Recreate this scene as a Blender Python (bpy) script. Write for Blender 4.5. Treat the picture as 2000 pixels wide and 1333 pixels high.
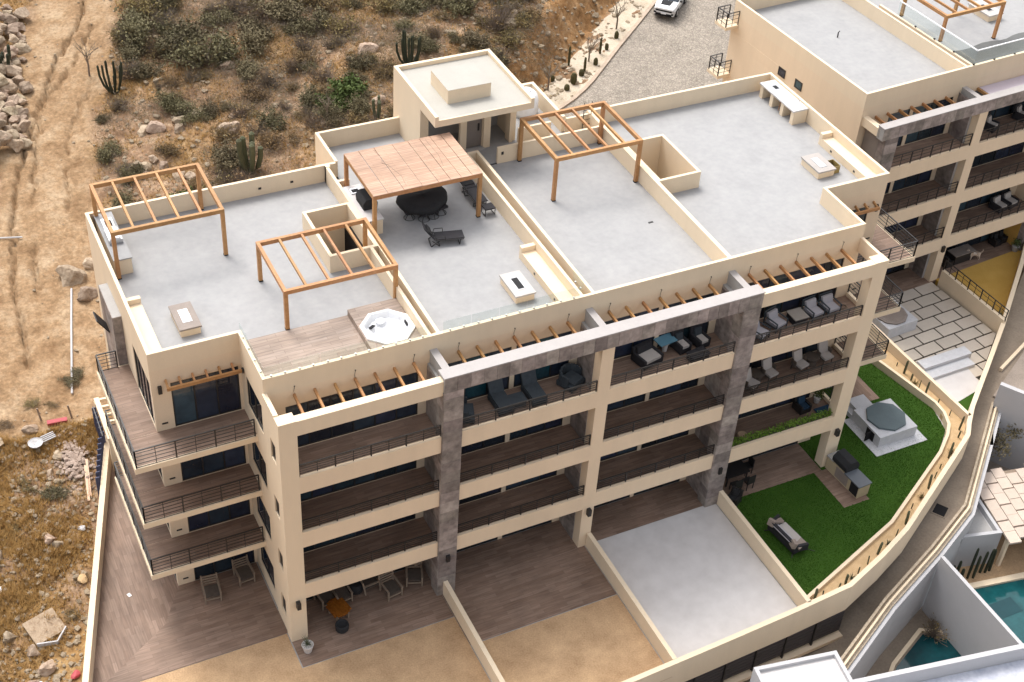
import bpy, math, random
from mathutils import Vector, noise
for o in list(bpy.data.objects): bpy.data.objects.remove(o)
C = bpy.context.scene.collection
S = bpy.context.scene
PI = math.pi
R = math.radians
# ------------------------------------------------------------------ camera
cam = bpy.data.objects.new('camera', bpy.data.cameras.new('camera')); C.objects.link(cam)
CA, CB, CC = 0.4959231208695406, 0.6948004979982378, 0.07355701907922153
fw = Vector((math.sin(CA)*math.cos(CB), math.cos(CA)*math.cos(CB), -math.sin(CB)))
r0 = Vector((math.cos(CA), -math.sin(CA), 0)); u0 = r0.cross(fw)
rt = math.cos(CC)*r0 + math.sin(CC)*u0; up = -math.sin(CC)*r0 + math.cos(CC)*u0
from mathutils import Matrix
cam.matrix_world = Matrix(((rt.x, up.x, -fw.x, -26.5698), (rt.y, up.y, -fw.y, -42.2436), (rt.z, up.z, -fw.z, 52.7543), (0, 0, 0, 1)))
cam.data.sensor_width = 36; cam.data.lens = 2815.31/2000*36
cam.data.clip_end = 1500; cam.data.clip_start = 0.5
S.camera = cam
# ------------------------------------------------------------------ light
SUN_EL, SUN_AZ = 60, -10          # azimuth measured from +y towards +x
world = bpy.data.worlds.new('World'); S.world = world; world.use_nodes = True
wn = world.node_tree.nodes; sky = wn.new('ShaderNodeTexSky'); sky.sky_type = 'NISHITA'; sky.sun_disc = False
sky.sun_elevation = R(SUN_EL); sky.sun_rotation = R(SUN_AZ); sky.dust_density = 5; sky.ozone_density = 0.6; sky.air_density = 1.0
bg = wn['Background']; bg.inputs[1].default_value = 0.15
shs = wn.new('ShaderNodeHueSaturation'); shs.inputs['Saturation'].default_value = 0.24      # thin high cloud: a paler sky
world.node_tree.links.new(sky.outputs[0], shs.inputs['Color']); world.node_tree.links.new(shs.outputs[0], bg.inputs[0])
sl = bpy.data.lights.new('sun', 'SUN'); sl.energy = 0.75; sl.angle = R(18); sl.color = (1, 0.93, 0.83)
sun = bpy.data.objects.new('sun', sl); C.objects.link(sun)
sd = Vector((math.sin(R(SUN_AZ))*math.cos(R(SUN_EL)), math.cos(R(SUN_AZ))*math.cos(R(SUN_EL)), math.sin(R(SUN_EL))))
sun.rotation_euler = sd.to_track_quat('Z', 'Y').to_euler(); sun.location = (0, 0, 80)
S.view_settings.view_transform = 'Standard'; S.view_settings.look = 'None'; S.view_settings.gamma = 1
S.view_settings.use_curve_mapping = False; S.view_settings.exposure = 1.08
S.render.engine = 'CYCLES'
# ------------------------------------------------------------------ materials
MATS = {}
def mat(name, col, rough=0.8, var=0.12, scale=1.5, fine=25, bump=0.0, col2=None, metal=0.0, bdist=0.02, objvar=0.0, spec=0.3, coat=0):
    m = bpy.data.materials.new(name); m.use_nodes = True; nt = m.node_tree; n = nt.nodes; L = nt.links
    b = n['Principled BSDF']; b.inputs['Roughness'].default_value = rough; b.inputs['Metallic'].default_value = metal
    b.inputs['Specular IOR Level'].default_value = spec
    if coat: b.inputs['Coat Weight'].default_value = coat
    g = n.new('ShaderNodeNewGeometry')
    n1 = n.new('ShaderNodeTexNoise'); n1.inputs['Scale'].default_value = scale; n1.inputs['Detail'].default_value = 6; n1.inputs['Roughness'].default_value = 0.65
    n2 = n.new('ShaderNodeTexNoise'); n2.inputs['Scale'].default_value = fine; n2.inputs['Detail'].default_value = 3
    mp_ = n.new('ShaderNodeMapping'); mp_.inputs['Scale'].default_value = (1, 1, .22) if 'stucco' in name else (1, 1, 1); L.new(g.outputs['Position'], mp_.inputs[0]); L.new(mp_.outputs[0], n1.inputs['Vector']); L.new(g.outputs['Position'], n2.inputs['Vector'])
    mx = n.new('ShaderNodeMix'); mx.data_type = 'FLOAT'; mx.inputs[0].default_value = 0.4
    L.new(n1.outputs[0], mx.inputs[2]); L.new(n2.outputs[0], mx.inputs[3])
    cr = n.new('ShaderNodeValToRGB'); cr.color_ramp.elements[0].position = 0.3; cr.color_ramp.elements[1].position = 0.7
    c2 = col2 if col2 else tuple(c*(1+var) for c in col); c1 = tuple(c*(1-var) for c in col) if not col2 else col
    cr.color_ramp.elements[0].color = (*c1, 1); cr.color_ramp.elements[1].color = (*c2, 1)
    L.new(mx.outputs[0], cr.inputs[0]); out = cr.outputs[0]
    if objvar:
        oi = n.new('ShaderNodeObjectInfo'); hs = n.new('ShaderNodeHueSaturation')
        mr = n.new('ShaderNodeMapRange'); mr.inputs[3].default_value = 1-objvar; mr.inputs[4].default_value = 1+objvar
        L.new(oi.outputs['Random'], mr.inputs[0]); L.new(mr.outputs[0], hs.inputs['Value'])
        ml = n.new('ShaderNodeMath'); ml.operation = 'FRACT'; mm = n.new('ShaderNodeMath'); mm.operation = 'MULTIPLY'; mm.inputs[1].default_value = 7.31
        L.new(oi.outputs['Random'], mm.inputs[0]); L.new(mm.outputs[0], ml.inputs[0])
        mr2 = n.new('ShaderNodeMapRange'); mr2.inputs[3].default_value = 0.5-objvar*0.06; mr2.inputs[4].default_value = 0.5+objvar*0.06
        L.new(ml.outputs[0], mr2.inputs[0]); L.new(mr2.outputs[0], hs.inputs['Hue'])
        L.new(out, hs.inputs['Color']); out = hs.outputs[0]
    L.new(out, b.inputs['Base Color'])
    if bump:
        bp = n.new('ShaderNodeBump'); bp.inputs['Strength'].default_value = bump; bp.inputs['Distance'].default_value = bdist
        L.new(n2.outputs[0], bp.inputs['Height']); L.new(bp.outputs[0], b.inputs['Normal'])
    MATS[name] = m; return m
def plankmat(name, c1, c2, rowh=0.2, width=1.2, alongy=False, mortar=(0.15, 0.105, 0.08), msize=0.006, rough=0.6):
    m = bpy.data.materials.new(name); m.use_nodes = True; nt = m.node_tree; n = nt.nodes; L = nt.links
    b = n['Principled BSDF']; b.inputs['Roughness'].default_value = rough; b.inputs['Specular IOR Level'].default_value = 0.3
    g = n.new('ShaderNodeNewGeometry'); mp = n.new('ShaderNodeMapping'); L.new(g.outputs['Position'], mp.inputs[0])
    if alongy: mp.inputs['Rotation'].default_value = (0, 0, PI/2)
    br = n.new('ShaderNodeTexBrick'); br.inputs['Scale'].default_value = 1; br.inputs['Brick Width'].default_value = width; br.inputs['Row Height'].default_value = rowh
    br.inputs['Mortar Size'].default_value = msize; br.offset = 0.37; br.inputs['Bias'].default_value = 0.0
    br.inputs['Color1'].default_value = (*c1, 1); br.inputs['Color2'].default_value = (*c2, 1); br.inputs['Mortar'].default_value = (*mortar, 1)
    L.new(mp.outputs[0], br.inputs[0])
    mp2 = n.new('ShaderNodeMapping'); mp2.inputs['Scale'].default_value = (1.2, 14, 1); L.new(mp.outputs[0], mp2.inputs[0])
    nz = n.new('ShaderNodeTexNoise'); nz.inputs['Scale'].default_value = 1.0; nz.inputs['Detail'].default_value = 5; L.new(mp2.outputs[0], nz.inputs[0])
    nb = n.new('ShaderNodeTexNoise'); nb.inputs['Scale'].default_value = 0.35; nb.inputs['Detail'].default_value = 4; L.new(mp.outputs[0], nb.inputs[0])
    ad = n.new('ShaderNodeMath'); ad.operation = 'ADD'; L.new(nz.outputs[0], ad.inputs[0]); L.new(nb.outputs[0], ad.inputs[1])
    mr = n.new('ShaderNodeMapRange'); mr.inputs[1].default_value = 0.6; mr.inputs[2].default_value = 1.4; mr.inputs[3].default_value = 0.6; mr.inputs[4].default_value = 1.4; L.new(ad.outputs[0], mr.inputs[0])
    mu = n.new('ShaderNodeMix'); mu.data_type = 'RGBA'; mu.blend_type = 'MULTIPLY'; mu.inputs[0].default_value = 1
    L.new(br.outputs[0], mu.inputs[6]); L.new(mr.outputs[0], mu.inputs[7]); L.new(mu.outputs[2], b.inputs['Base Color'])
    MATS[name] = m; return m
stucco = mat('cream_stucco', (0.72, 0.575, 0.415), 0.9, 0.075, 0.9, 30, 0.12)
stucco_p = mat('pale_stucco', (0.72, 0.59, 0.43), 0.9, 0.07, 0.9, 30, 0.1)
concrete = mat('roof_concrete', (0.268, 0.268, 0.272), 0.7, 0.07, 0.8, 3.5, 0.08, col2=(0.338, 0.336, 0.338))
concw = mat('white_concrete', (0.49, 0.465, 0.455), 0.7, 0.10, 0.5, 1.6, 0.05, col2=(0.62, 0.595, 0.585))
greyc = mat('grey_concrete', (0.36, 0.35, 0.34), 0.8, 0.12, 1.2, 14, 0.1)
stonem = mat('grey_stone', (0.11, 0.092, 0.086), 0.55, 0.3, 1.1, 4, 0.3, col2=(0.40, 0.345, 0.315), objvar=0.3)
stonecap = mat('stone_cap', (0.37, 0.345, 0.335), 0.7, 0.08, 1, 12, 0.1)
woodp = mat('pergola_timber', (0.32, 0.15, 0.055), 0.5, 0.2, 2, 9, 0.05, col2=(0.48, 0.26, 0.115), objvar=0.12)
woodpale = mat('pale_roof_boards', (0.58, 0.38, 0.26), 0.6, 0.12, 1.5, 16, 0.05, col2=(0.70, 0.48, 0.35), objvar=0.06)
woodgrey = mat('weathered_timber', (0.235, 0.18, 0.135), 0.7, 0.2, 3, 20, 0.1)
deckx = plankmat('wood_tile_x', (0.19, 0.124, 0.09), (0.25, 0.172, 0.13))
decky = plankmat('wood_tile_y', (0.19, 0.124, 0.09), (0.25, 0.172, 0.13), alongy=True)
decka = plankmat('roof_deck_tile', (0.255, 0.195, 0.157), (0.32, 0.255, 0.213), rowh=0.2)
boardm = plankmat('roof_board_grain', (0.375, 0.238, 0.165), (0.44, 0.288, 0.208), rowh=0.13, width=2.5, mortar=(0.30, 0.175, 0.11), msize=0.009)
gravelm = mat('tan_gravel', (0.29, 0.18, 0.098), 0.95, 0.2, 0.8, 14, 0.8, col2=(0.58, 0.395, 0.232))
gravely = mat('yellow_gravel', (0.42, 0.25, 0.05), 0.95, 0.2, 0.8, 45, 0.6, col2=(0.55, 0.34, 0.09))
sandm = mat('planter_sand', (0.42, 0.28, 0.14), 0.95, 0.2, 2.5, 30, 0.6, col2=(0.58, 0.42, 0.25))
lawnm = mat('turf', (0.028, 0.074, 0.009), 0.95, 0.3, 0.9, 22, 0.9, col2=(0.046, 0.096, 0.015), spec=0.1)
metal = mat('black_metal', (0.02, 0.018, 0.018), 0.45, 0.1, 3, 20, 0, spec=0.5)
steel = mat('stainless_steel', (0.55, 0.55, 0.56), 0.3, 0.05, 3, 20, 0, metal=0.9)
glassd = mat('window_glass', (0.010, 0.016, 0.026), 0.06, 0.4, 0.4, 2, 0, col2=(0.032, 0.05, 0.075), spec=0.6, objvar=0.6)
curtain = mat('teal_curtained_glass', (0.01, 0.05, 0.07), 0.1, 0.3, 2, 8, 0, spec=0.6)
louvre = mat('dark_louvre', (0.055, 0.048, 0.05), 0.6, 0.1)
dark = mat('dark_interior', (0.012, 0.011, 0.012), 0.9, 0.1)
doorw = mat('grey_door', (0.22, 0.19, 0.17), 0.6, 0.1, 2, 20)
white = mat('white_acrylic', (0.80, 0.81, 0.83), 0.2, 0.02, 2, 20, 0, spec=0.5)
whitep = mat('white_paint', (0.46, 0.455, 0.465), 0.8, 0.05, 0.8, 20, 0.05)
blackf = mat('charcoal_cover', (0.022, 0.022, 0.024), 0.85, 0.25, 3, 30, 0.1)
wicker = mat('dark_wicker', (0.025, 0.024, 0.028), 0.8, 0.3, 6, 60, 0.3)
wickerg = mat('slate_wicker', (0.045, 0.055, 0.065), 0.8, 0.25, 6, 60, 0.3)
wickert = mat('taupe_wicker', (0.10, 0.08, 0.065), 0.8, 0.25, 6, 60, 0.3)
cushg = mat('grey_cushion', (0.36, 0.35, 0.38), 0.95, 0.08, 4, 50, 0.1)
cushl = mat('light_cushion', (0.42, 0.385, 0.36), 0.95, 0.08, 4, 50, 0.1)
lilac = mat('lilac_panel', (0.52, 0.45, 0.50), 0.6, 0.06, 1, 10)
tarp = mat('grey_tarp', (0.11, 0.112, 0.11), 0.7, 0.2, 1.5, 12, 0.2)
tubcov = mat('slate_tub_cover', (0.095, 0.125, 0.135), 0.6, 0.12, 2, 20, 0.05)
cactusm = mat('cactus_green', (0.06, 0.068, 0.036), 0.8, 0.3, 3, 20, 0.3, col2=(0.12, 0.125, 0.075), objvar=0.2)
cactusd = mat('dark_cactus', (0.034, 0.04, 0.024), 0.8, 0.3, 3, 20, 0.3, objvar=0.2)
rockm = mat('pale_rock', (0.21, 0.148, 0.098), 0.9, 0.2, 2.0, 8, 0.6, col2=(0.42, 0.335, 0.25), objvar=0.25)
rockg = mat('grey_rubble', (0.19, 0.145, 0.11), 0.9, 0.2, 2.5, 14, 0.5, col2=(0.36, 0.29, 0.235), objvar=0.25)
leafo = mat('olive_leaves', (0.075, 0.065, 0.036), 0.85, 0.3, 3, 20, 0, col2=(0.205, 0.175, 0.105), objvar=0.3, spec=0.1)
leafg = mat('green_leaves', (0.04, 0.06, 0.018), 0.85, 0.3, 3, 20, 0, col2=(0.095, 0.125, 0.042), objvar=0.2, spec=0.1)
leafy = mat('dry_leaves', (0.13, 0.095, 0.045), 0.9, 0.3, 3, 20, 0, col2=(0.24, 0.175, 0.085), objvar=0.3, spec=0.1)
twigm = mat('grey_twigs', (0.13, 0.10, 0.08), 0.9, 0.3, 3, 20, 0, col2=(0.28, 0.23, 0.185), objvar=0.2, spec=0.1)
grassm = mat('golden_grass', (0.24, 0.132, 0.04), 0.9, 0.3, 0.7, 20, 0, col2=(0.46, 0.29, 0.115), spec=0.1)
hedgem = mat('hedge_green', (0.08, 0.14, 0.02), 0.9, 0.3, 6, 30, 0, col2=(0.17, 0.27, 0.05), spec=0.1)
waterb = mat('turquoise_pool', (0.005, 0.045, 0.05), 0.05, 0.3, 0.5, 3, 0.1, col2=(0.012, 0.095, 0.105), spec=0.5)
waterm = mat('pool_water', (0.003, 0.024, 0.03), 0.05, 0.3, 0.5, 3, 0.1, col2=(0.005, 0.055, 0.065), spec=0.5)
paverm = mat('paver_stone', (0.50, 0.44, 0.375), 0.85, 0.08, 1.5, 16, 0.15, objvar=0.06)
jointm = mat('dark_joint', (0.035, 0.03, 0.022), 0.95, 0.3, 3, 30)
roadm = mat('road_concrete', (0.19, 0.15, 0.115), 0.9, 0.15, 0.7, 9, 0.2, col2=(0.30, 0.245, 0.19))
redp = mat('red_plastic', (0.35, 0.05, 0.06), 0.5, 0.1)
bluep = mat('blue_slats', (0.06, 0.07, 0.13), 0.6, 0.1)
carw = mat('white_car_paint', (0.78, 0.79, 0.80), 0.15, 0.01, 2, 5, 0, spec=0.6, coat=0.8)
rubber = mat('tyre_rubber', (0.015, 0.015, 0.015), 0.8, 0.1)
firew = mat('varnished_wood', (0.13, 0.036, 0.005), 0.22, 0.3, 3, 12, 0, col2=(0.27, 0.095, 0.013), spec=0.5)
potm = mat('white_pot', (0.55, 0.52, 0.50), 0.7, 0.1, 4, 20)
glassm = bpy.data.materials.new('clear_glass'); glassm.use_nodes = True
_n = glassm.node_tree.nodes; _tr = _n.new('ShaderNodeBsdfTransparent'); _gl = _n.new('ShaderNodeBsdfGlossy'); _mx = _n.new('ShaderNodeMixShader')
_tr.inputs[0].default_value = (0.93, 0.96, 0.955, 1); _gl.inputs['Roughness'].default_value = 0.05; _gl.inputs[0].default_value = (0.9, 0.95, 0.95, 1); _mx.inputs[0].default_value = 0.05
glassm.node_tree.links.new(_tr.outputs[0], _mx.inputs[1]); glassm.node_tree.links.new(_gl.outputs[0], _mx.inputs[2]); glassm.node_tree.links.new(_mx.outputs[0], _n['Material Output'].inputs[0])
# ------------------------------------------------------------------ helpers
class MB:
    def __init__(s): s.v = []; s.f = []
    def add(s, vs, fs):
        o = len(s.v); s.v += [tuple(p) for p in vs]; s.f += [tuple(i+o for i in f) for f in fs]; return s
    def box(s, x0, x1, y0, y1, z0, z1):
        if x0 > x1: x0, x1 = x1, x0
        if y0 > y1: y0, y1 = y1, y0
        return s.add([(x0,y0,z0),(x1,y0,z0),(x1,y1,z0),(x0,y1,z0),(x0,y0,z1),(x1,y0,z1),(x1,y1,z1),(x0,y1,z1)],
                     [(0,3,2,1),(4,5,6,7),(0,1,5,4),(1,2,6,5),(2,3,7,6),(3,0,4,7)])
    def cbox(s, c, d, rz=0, rx=0, ry=0):
        m = Matrix.Rotation(rz, 3, 'Z') @ Matrix.Rotation(ry, 3, 'Y') @ Matrix.Rotation(rx, 3, 'X'); a = len(s.v)
        s.box(-d[0]/2, d[0]/2, -d[1]/2, d[1]/2, -d[2]/2, d[2]/2)
        for i in range(a, len(s.v)): s.v[i] = tuple(m @ Vector(s.v[i]) + Vector(c))
        return s
    def prism(s, poly, z0, z1):
        n = len(poly); ar = sum(poly[i][0]*poly[(i+1) % n][1]-poly[(i+1) % n][0]*poly[i][1] for i in range(n))
        if ar < 0: poly = poly[::-1]
        vs = [(x, y, z0) for x, y in poly] + [(x, y, z1) for x, y in poly]
        fs = [tuple(range(n))[::-1], tuple(range(n, 2*n))] + [(i, (i+1) % n, n+(i+1) % n, n+i) for i in range(n)]
        return s.add(vs, fs)
    def bar(s, p, q, w, h=None, upv=(0, 0, 1)):
        h = h or w; p = Vector(p); q = Vector(q); d = (q-p).normalized(); u = Vector(upv)
        if abs(d.dot(u)) > 0.99: u = Vector((1, 0, 0))
        r = d.cross(u).normalized()*(w/2); u2 = r.cross(d).normalized()*(h/2)
        vs = [p-r-u2, p+r-u2, p+r+u2, p-r+u2, q-r-u2, q+r-u2, q+r+u2, q-r+u2]
        return s.add(vs, [(0,1,2,3),(7,6,5,4),(0,4,5,1),(1,5,6,2),(2,6,7,3),(3,7,4,0)])
    def tube(s, pts, r, n=6, r1=None):
        pts = [Vector(p) for p in pts]; a = len(s.v); k = len(pts)
        for i, p in enumerate(pts):
            d = (pts[min(i+1, k-1)]-pts[max(i-1, 0)]).normalized(); u = Vector((0, 0, 1)) if abs(d.z) < 0.9 else Vector((1, 0, 0))
            x = d.cross(u).normalized(); y = d.cross(x); rr = r if r1 is None else r+(r1-r)*i/(k-1)
            for j in range(n): s.v.append(tuple(p + x*rr*math.cos(2*PI*j/n) + y*rr*math.sin(2*PI*j/n)))
        for i in range(k-1):
            for j in range(n):
                s.f.append((a+i*n+j, a+i*n+(j+1) % n, a+(i+1)*n+(j+1) % n, a+(i+1)*n+j))
        s.f.append(tuple(a+j for j in range(n))[::-1]); s.f.append(tuple(a+(k-1)*n+j for j in range(n))); return s
    def lathe(s, prof, n=16, c=(0, 0, 0), star=0.0):
        a = len(s.v); k = len(prof)
        for r, z in prof:
            for j in range(n):
                rr = r*(1-star*(j % 2)); s.v.append((c[0]+rr*math.cos(2*PI*j/n), c[1]+rr*math.sin(2*PI*j/n), c[2]+z))
        for i in range(k-1):
            for j in range(n): s.f.append((a+i*n+j, a+i*n+(j+1) % n, a+(i+1)*n+(j+1) % n, a+(i+1)*n+j))
        s.f.append(tuple(a+j for j in range(n))[::-1]); s.f.append(tuple(a+(k-1)*n+j for j in range(n))); return s
    def rock(s, c, sz, rnd, sub=1):
        vs, fs = ICO[sub]; cuts = []
        for _ in range(9):
            d = Vector((rnd.gauss(0, 1), rnd.gauss(0, 1), rnd.gauss(0, 1))).normalized(); cuts.append((d, rnd.uniform(.5, .85)))
        off = Vector((rnd.uniform(0, 99), rnd.uniform(0, 99), rnd.uniform(0, 99)))
        rz = Matrix.Rotation(rnd.uniform(0, 6.3), 3, 'Z'); out = []
        for v in vs:
            for d, lim in cuts:
                e = v.dot(d)-lim
                if e > 0: v = v-d*e
            k = 1.15+0.30*noise.noise(v*1.3+off)+0.12*noise.noise(v*3+off); w = Vector((v.x*sz[0]*k, v.y*sz[1]*k, v.z*sz[2]*k)); w = rz @ w
            out.append((w.x+c[0], w.y+c[1], w.z+c[2]))
        return s.add(out, fs)
    def mesh(s, name, m, smooth=False):
        me = bpy.data.meshes.new(name); me.from_pydata(s.v, [], s.f); me.materials.append(m)
        if smooth: me.polygons.foreach_set('use_smooth', [True]*len(me.polygons))
        me.update(); return me
    def build(s, name, m, parent=None, smooth=False, label=None):
        o = bpy.data.objects.new(name, s.mesh(name, m, smooth)); C.objects.link(o)
        if parent: o.parent = parent
        if label: o['label'] = label
        return o
import bmesh
ICO = []
for sub in (1, 2, 3):
    b_ = bmesh.new(); bmesh.ops.create_icosphere(b_, subdivisions=sub, radius=1); b_.verts.ensure_lookup_table()
    ICO.append(([v.co.copy() for v in b_.verts], [tuple(v.index for v in f.verts) for f in b_.faces])); b_.free()
def tag(o, label, cat, group=None):
    o['label'] = label; o['category'] = cat
    if group: o['group'] = group
    return o
def thing(name, label, cat, loc=(0, 0, 0), rz=0, group=None):
    o = bpy.data.objects.new(name, None); C.objects.link(o); o.location = loc; o.rotation_euler = (0, 0, rz); o.empty_display_size = 0.2
    return tag(o, label, cat, group)
def struct(o): o['kind'] = 'structure'; return o
def stuff(o): o['kind'] = 'stuff'; return o
def B(*a): return MB().box(*a)
def dup(root, loc, rz=0, label=None, sc=None):
    r = root.copy(); C.objects.link(r); r.location = loc; r.rotation_euler = (0, 0, rz)
    if label: r['label'] = label
    if sc: r.scale = (sc, sc, sc) if not isinstance(sc, tuple) else sc
    for ch in root.children:
        c = ch.copy(); C.objects.link(c); c.parent = r
        for gch in ch.children:
            d = gch.copy(); C.objects.link(d); d.parent = c
    return r
def clip(poly, a, b):          # keep the part of poly left of the line a->b
    out = []; f = lambda p: (b[0]-a[0])*(p[1]-a[1])-(b[1]-a[1])*(p[0]-a[0])
    for i in range(len(poly)):
        p, q = poly[i], poly[(i+1) % len(poly)]; fp, fq = f(p), f(q)
        if fp >= 0: out.append(p)
        if (fp >= 0) != (fq >= 0): t = fp/(fp-fq); out.append((p[0]+(q[0]-p[0])*t, p[1]+(q[1]-p[1])*t))
    return out
def wallline(pts, t, z0, z1, mb=None, side=1):
    """a wall of thickness t that runs along a polyline, mitred at its corners"""
    mb = mb or MB(); n = len(pts); offs = []
    for i in range(n):
        a = Vector(pts[max(i-1, 0)]); b = Vector(pts[min(i+1, n-1)]); p = Vector(pts[i])
        d1 = (p-a).normalized() if i > 0 else (b-p).normalized(); d2 = (b-p).normalized() if i < n-1 else d1
        nn = Vector((-d1.y-d2.y, d1.x+d2.x)).normalized(); k = t/max(0.4, nn.dot(Vector((-d1.y, d1.x))))
        offs.append(p+nn*k*side)
    o = len(mb.v)
    for p, q in zip(pts, offs): mb.v += [(p[0], p[1], z0), (p[0], p[1], z1), (q.x, q.y, z1), (q.x, q.y, z0)]
    for i in range(n-1):
        for j in range(4):
            f = (o+4*i+j, o+4*i+(j+1) % 4, o+4*i+4+(j+1) % 4, o+4*i+4+j); mb.f.append(f if side < 0 else f[::-1])
    e = o+4*(n-1); c1 = (o, o+3, o+2, o+1); c2 = (e, e+1, e+2, e+3)
    mb.f.append(c1 if side < 0 else c1[::-1]); mb.f.append(c2 if side < 0 else c2[::-1])
    return mb
# ------------------------------------------------------------------ terrain
def sm(a, b, x):
    t = max(0., min(1., (x-a)/(b-a))); return t*t*(3-2*t)
KL = [(15.3,31.6),(16.4,32.3),(18.0,33.0),(19.9,34.4),(23.7,37.6),(26.8,40.1),(29.8,42.6),(44,55)]
def kerbx(y):
    if y < KL[0][1]: return KL[0][0]-(KL[0][1]-y)*1.2
    for (x0, y0), (x1, y1) in zip(KL, KL[1:]):
        if y <= y1: return x0+(x1-x0)*(y-y0)/(y1-y0)
    return KL[-1][0]+(y-KL[-1][1])
def T0(x, y):
    z = 0.6+0.085*(y-14) if y > 14 else 0.6-0.12*(14-max(y, -12))
    d = kerbx(y)-x
    return z+2.6*sm(4., 8., d)*(1-sm(14, 30, d)*0.55)*sm(18, 30, y)*sm(-16, -4, x)
def lwx(y): return -19.54-4.53*(13.39-y)/14.67       # outer face of the left terrace wall
TRK = [(-9.5,58),(-11.47,51.77),(-14.52,47.03),(-17.49,40.28),(-19.44,35.48),(-20.56,30.83),(-21.38,26.47),(-22,20)]
TRK2 = [(-11,50.5),(-13.4,46.6),(-16.03,43.29),(-17.65,38.12),(-19.15,32.33),(-19.85,28.7),(-20.3,25)]
TRK3 = [(-12.2,45),(-13.8,42.2),(-15.6,38.6),(-16.6,34.5),(-17.4,30.5)]
def pdist(pl, x, y):
    best = 1e9
    for (x0, y0), (x1, y1) in zip(pl, pl[1:]):
        dx, dy = x1-x0, y1-y0; t = max(0, min(1, ((x-x0)*dx+(y-y0)*dy)/(dx*dx+dy*dy))); best = min(best, math.hypot(x-x0-t*dx, y-y0-t*dy))
    return best
CTR = [(-10.2,58),(-13,49),(-15.8,42),(-17.6,36),(-19,30),(-20,25),(-20.5,18.5)]
def trackmask(x, y):
    if y < 15 or x > -6: return 0
    d = pdist(CTR, x, y); wdt = 2.6+1.6*sm(34, 24, y)+0.7*noise.noise(Vector((x*.35, y*.35, 3)))
    return 1-sm(wdt-0.5, wdt+0.9, d)
def inside(x, y):
    if x > lwx(y)+0.2 and y < 13.2: return True
    return -18.4 < x < 21 and y < 17.0 and (y < 13.7 or -6.4 < x < 5.6) or (x > 18.4 and y < 10) or (x > 23.6 and y < 21)
def T(x, y):
    if inside(x, y): return -5.6
    z = T0(x, y); tm = trackmask(x, y); d = kerbx(y)-x; st = sm(0.2, 0.6, d)
    ro = (0.22*noise.noise(Vector((x*.35, y*.35, 0)))+0.14*noise.noise(Vector((x*1.1, y*1.1, 5)))+0.07*noise.noise(Vector((x*2.9, y*2.9, 9))))*(1-0.75*tm)*st
    cut = sm(3.6, 4.6, d)*(1-sm(7, 9.5, d))*sm(28, 32, y)
    ro += cut*(0.65*noise.noise(Vector((x*.9+y*.5, y*.9-x*.5, 2)))+0.35*noise.noise(Vector((x*1.9, y*1.9, 4)))+.15*noise.noise(Vector((x*4, y*4, 14))))
    if tm > 0:
        j = 0.25*noise.noise(Vector((x*1.1, y*1.1, 7)))
        jj = j+0.2*noise.noise(Vector((x*2.6, y*2.6, 8)))
        ro -= 0.5*(1-sm(0.03, 0.17, pdist(TRK, x+jj, y)))+0.4*(1-sm(0.03, 0.15, pdist(TRK2, x-jj, y)))*sm(-.5, .2, noise.noise(Vector((x*.3, y*.3, 40))))
        ro -= 0.3*(1-sm(0.03, 0.15, pdist(TRK3, x+jj, y)))*sm(-.3, .2, noise.noise(Vector((x*.4, y*.4, 41))))+0.12*max(0, noise.noise(Vector((x*2.4, y*.5, 13))))+.05*noise.noise(Vector((x*5, y*5, 17)))
    if x < lwx(y)+1 and y < 14: ro = ro*1.2
    return z+ro
def axis(lo, hi, st, pre, post):
    a = list(pre); k = lo
    while k <= hi: a.append(k); k += st
    return a+list(post)
XS = axis(-34, -23, 0.28, (-250,-150,-90,-60,-45), ())+axis(-22.9, -9, 0.13, (), ())+axis(-8.8, 40, 0.28, (), (45,55,80,140,250)); YS = axis(-8, 62, 0.28, (-250,-140,-80,-45,-25,-14), (70,90,130,250))
tv = []; tm_ = []; nx = len(XS)
for y in YS:
    for x in XS:
        tv.append((x, y, T(x, y))); d = kerbx(y)-x
        g = sm(-0.15, 0.35, noise.noise(Vector((x*.22, y*.22, 11)))+0.35*noise.noise(Vector((x*.8, y*.8, 1))))
        cut = sm(3.3, 4.4, d)*(1-sm(7.5, 11, d+1.6*noise.noise(Vector((x*.5, y*.5, 6)))))*sm(27, 31, y)
        tm_.append((trackmask(x, y), g, cut, 1.0))
tf = [(j*nx+i, j*nx+i+1, (j+1)*nx+i+1, (j+1)*nx+i) for j in range(len(YS)-1) for i in range(nx-1)]
tme = bpy.data.meshes.new('ground'); tme.from_pydata(tv, [], tf)
at = tme.color_attributes.new('mask', 'FLOAT_COLOR', 'POINT'); at.data.foreach_set('color', [c for q in tm_ for c in q])
gm = bpy.data.materials.new('desert_soil'); gm.use_nodes = True; nt = gm.node_tree; n = nt.nodes; L = nt.links; b = n['Principled BSDF']
b.inputs['Roughness'].default_value = 0.95; b.inputs['Specular IOR Level'].default_value = 0.1
va = n.new('ShaderNodeVertexColor'); va.layer_name = 'mask'; sp = n.new('ShaderNodeSeparateColor'); L.new(va.outputs[0], sp.inputs[0])
g = n.new('ShaderNodeNewGeometry')
def nz(sc, det=6):
    q = n.new('ShaderNodeTexNoise'); q.inputs['Scale'].default_value = sc; q.inputs['Detail'].default_value = det; q.inputs['Roughness'].default_value = 0.7; L.new(g.outputs['Position'], q.inputs['Vector']); return q
def ramp(src, stops):
    r = n.new('ShaderNodeValToRGB'); e = r.color_ramp.elements
    while len(e) < len(stops): e.new(0.5)
    for el, (p, c) in zip(e, stops): el.position = p; el.color = (*c, 1)
    L.new(src, r.inputs[0]); return r.outputs[0]
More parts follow.
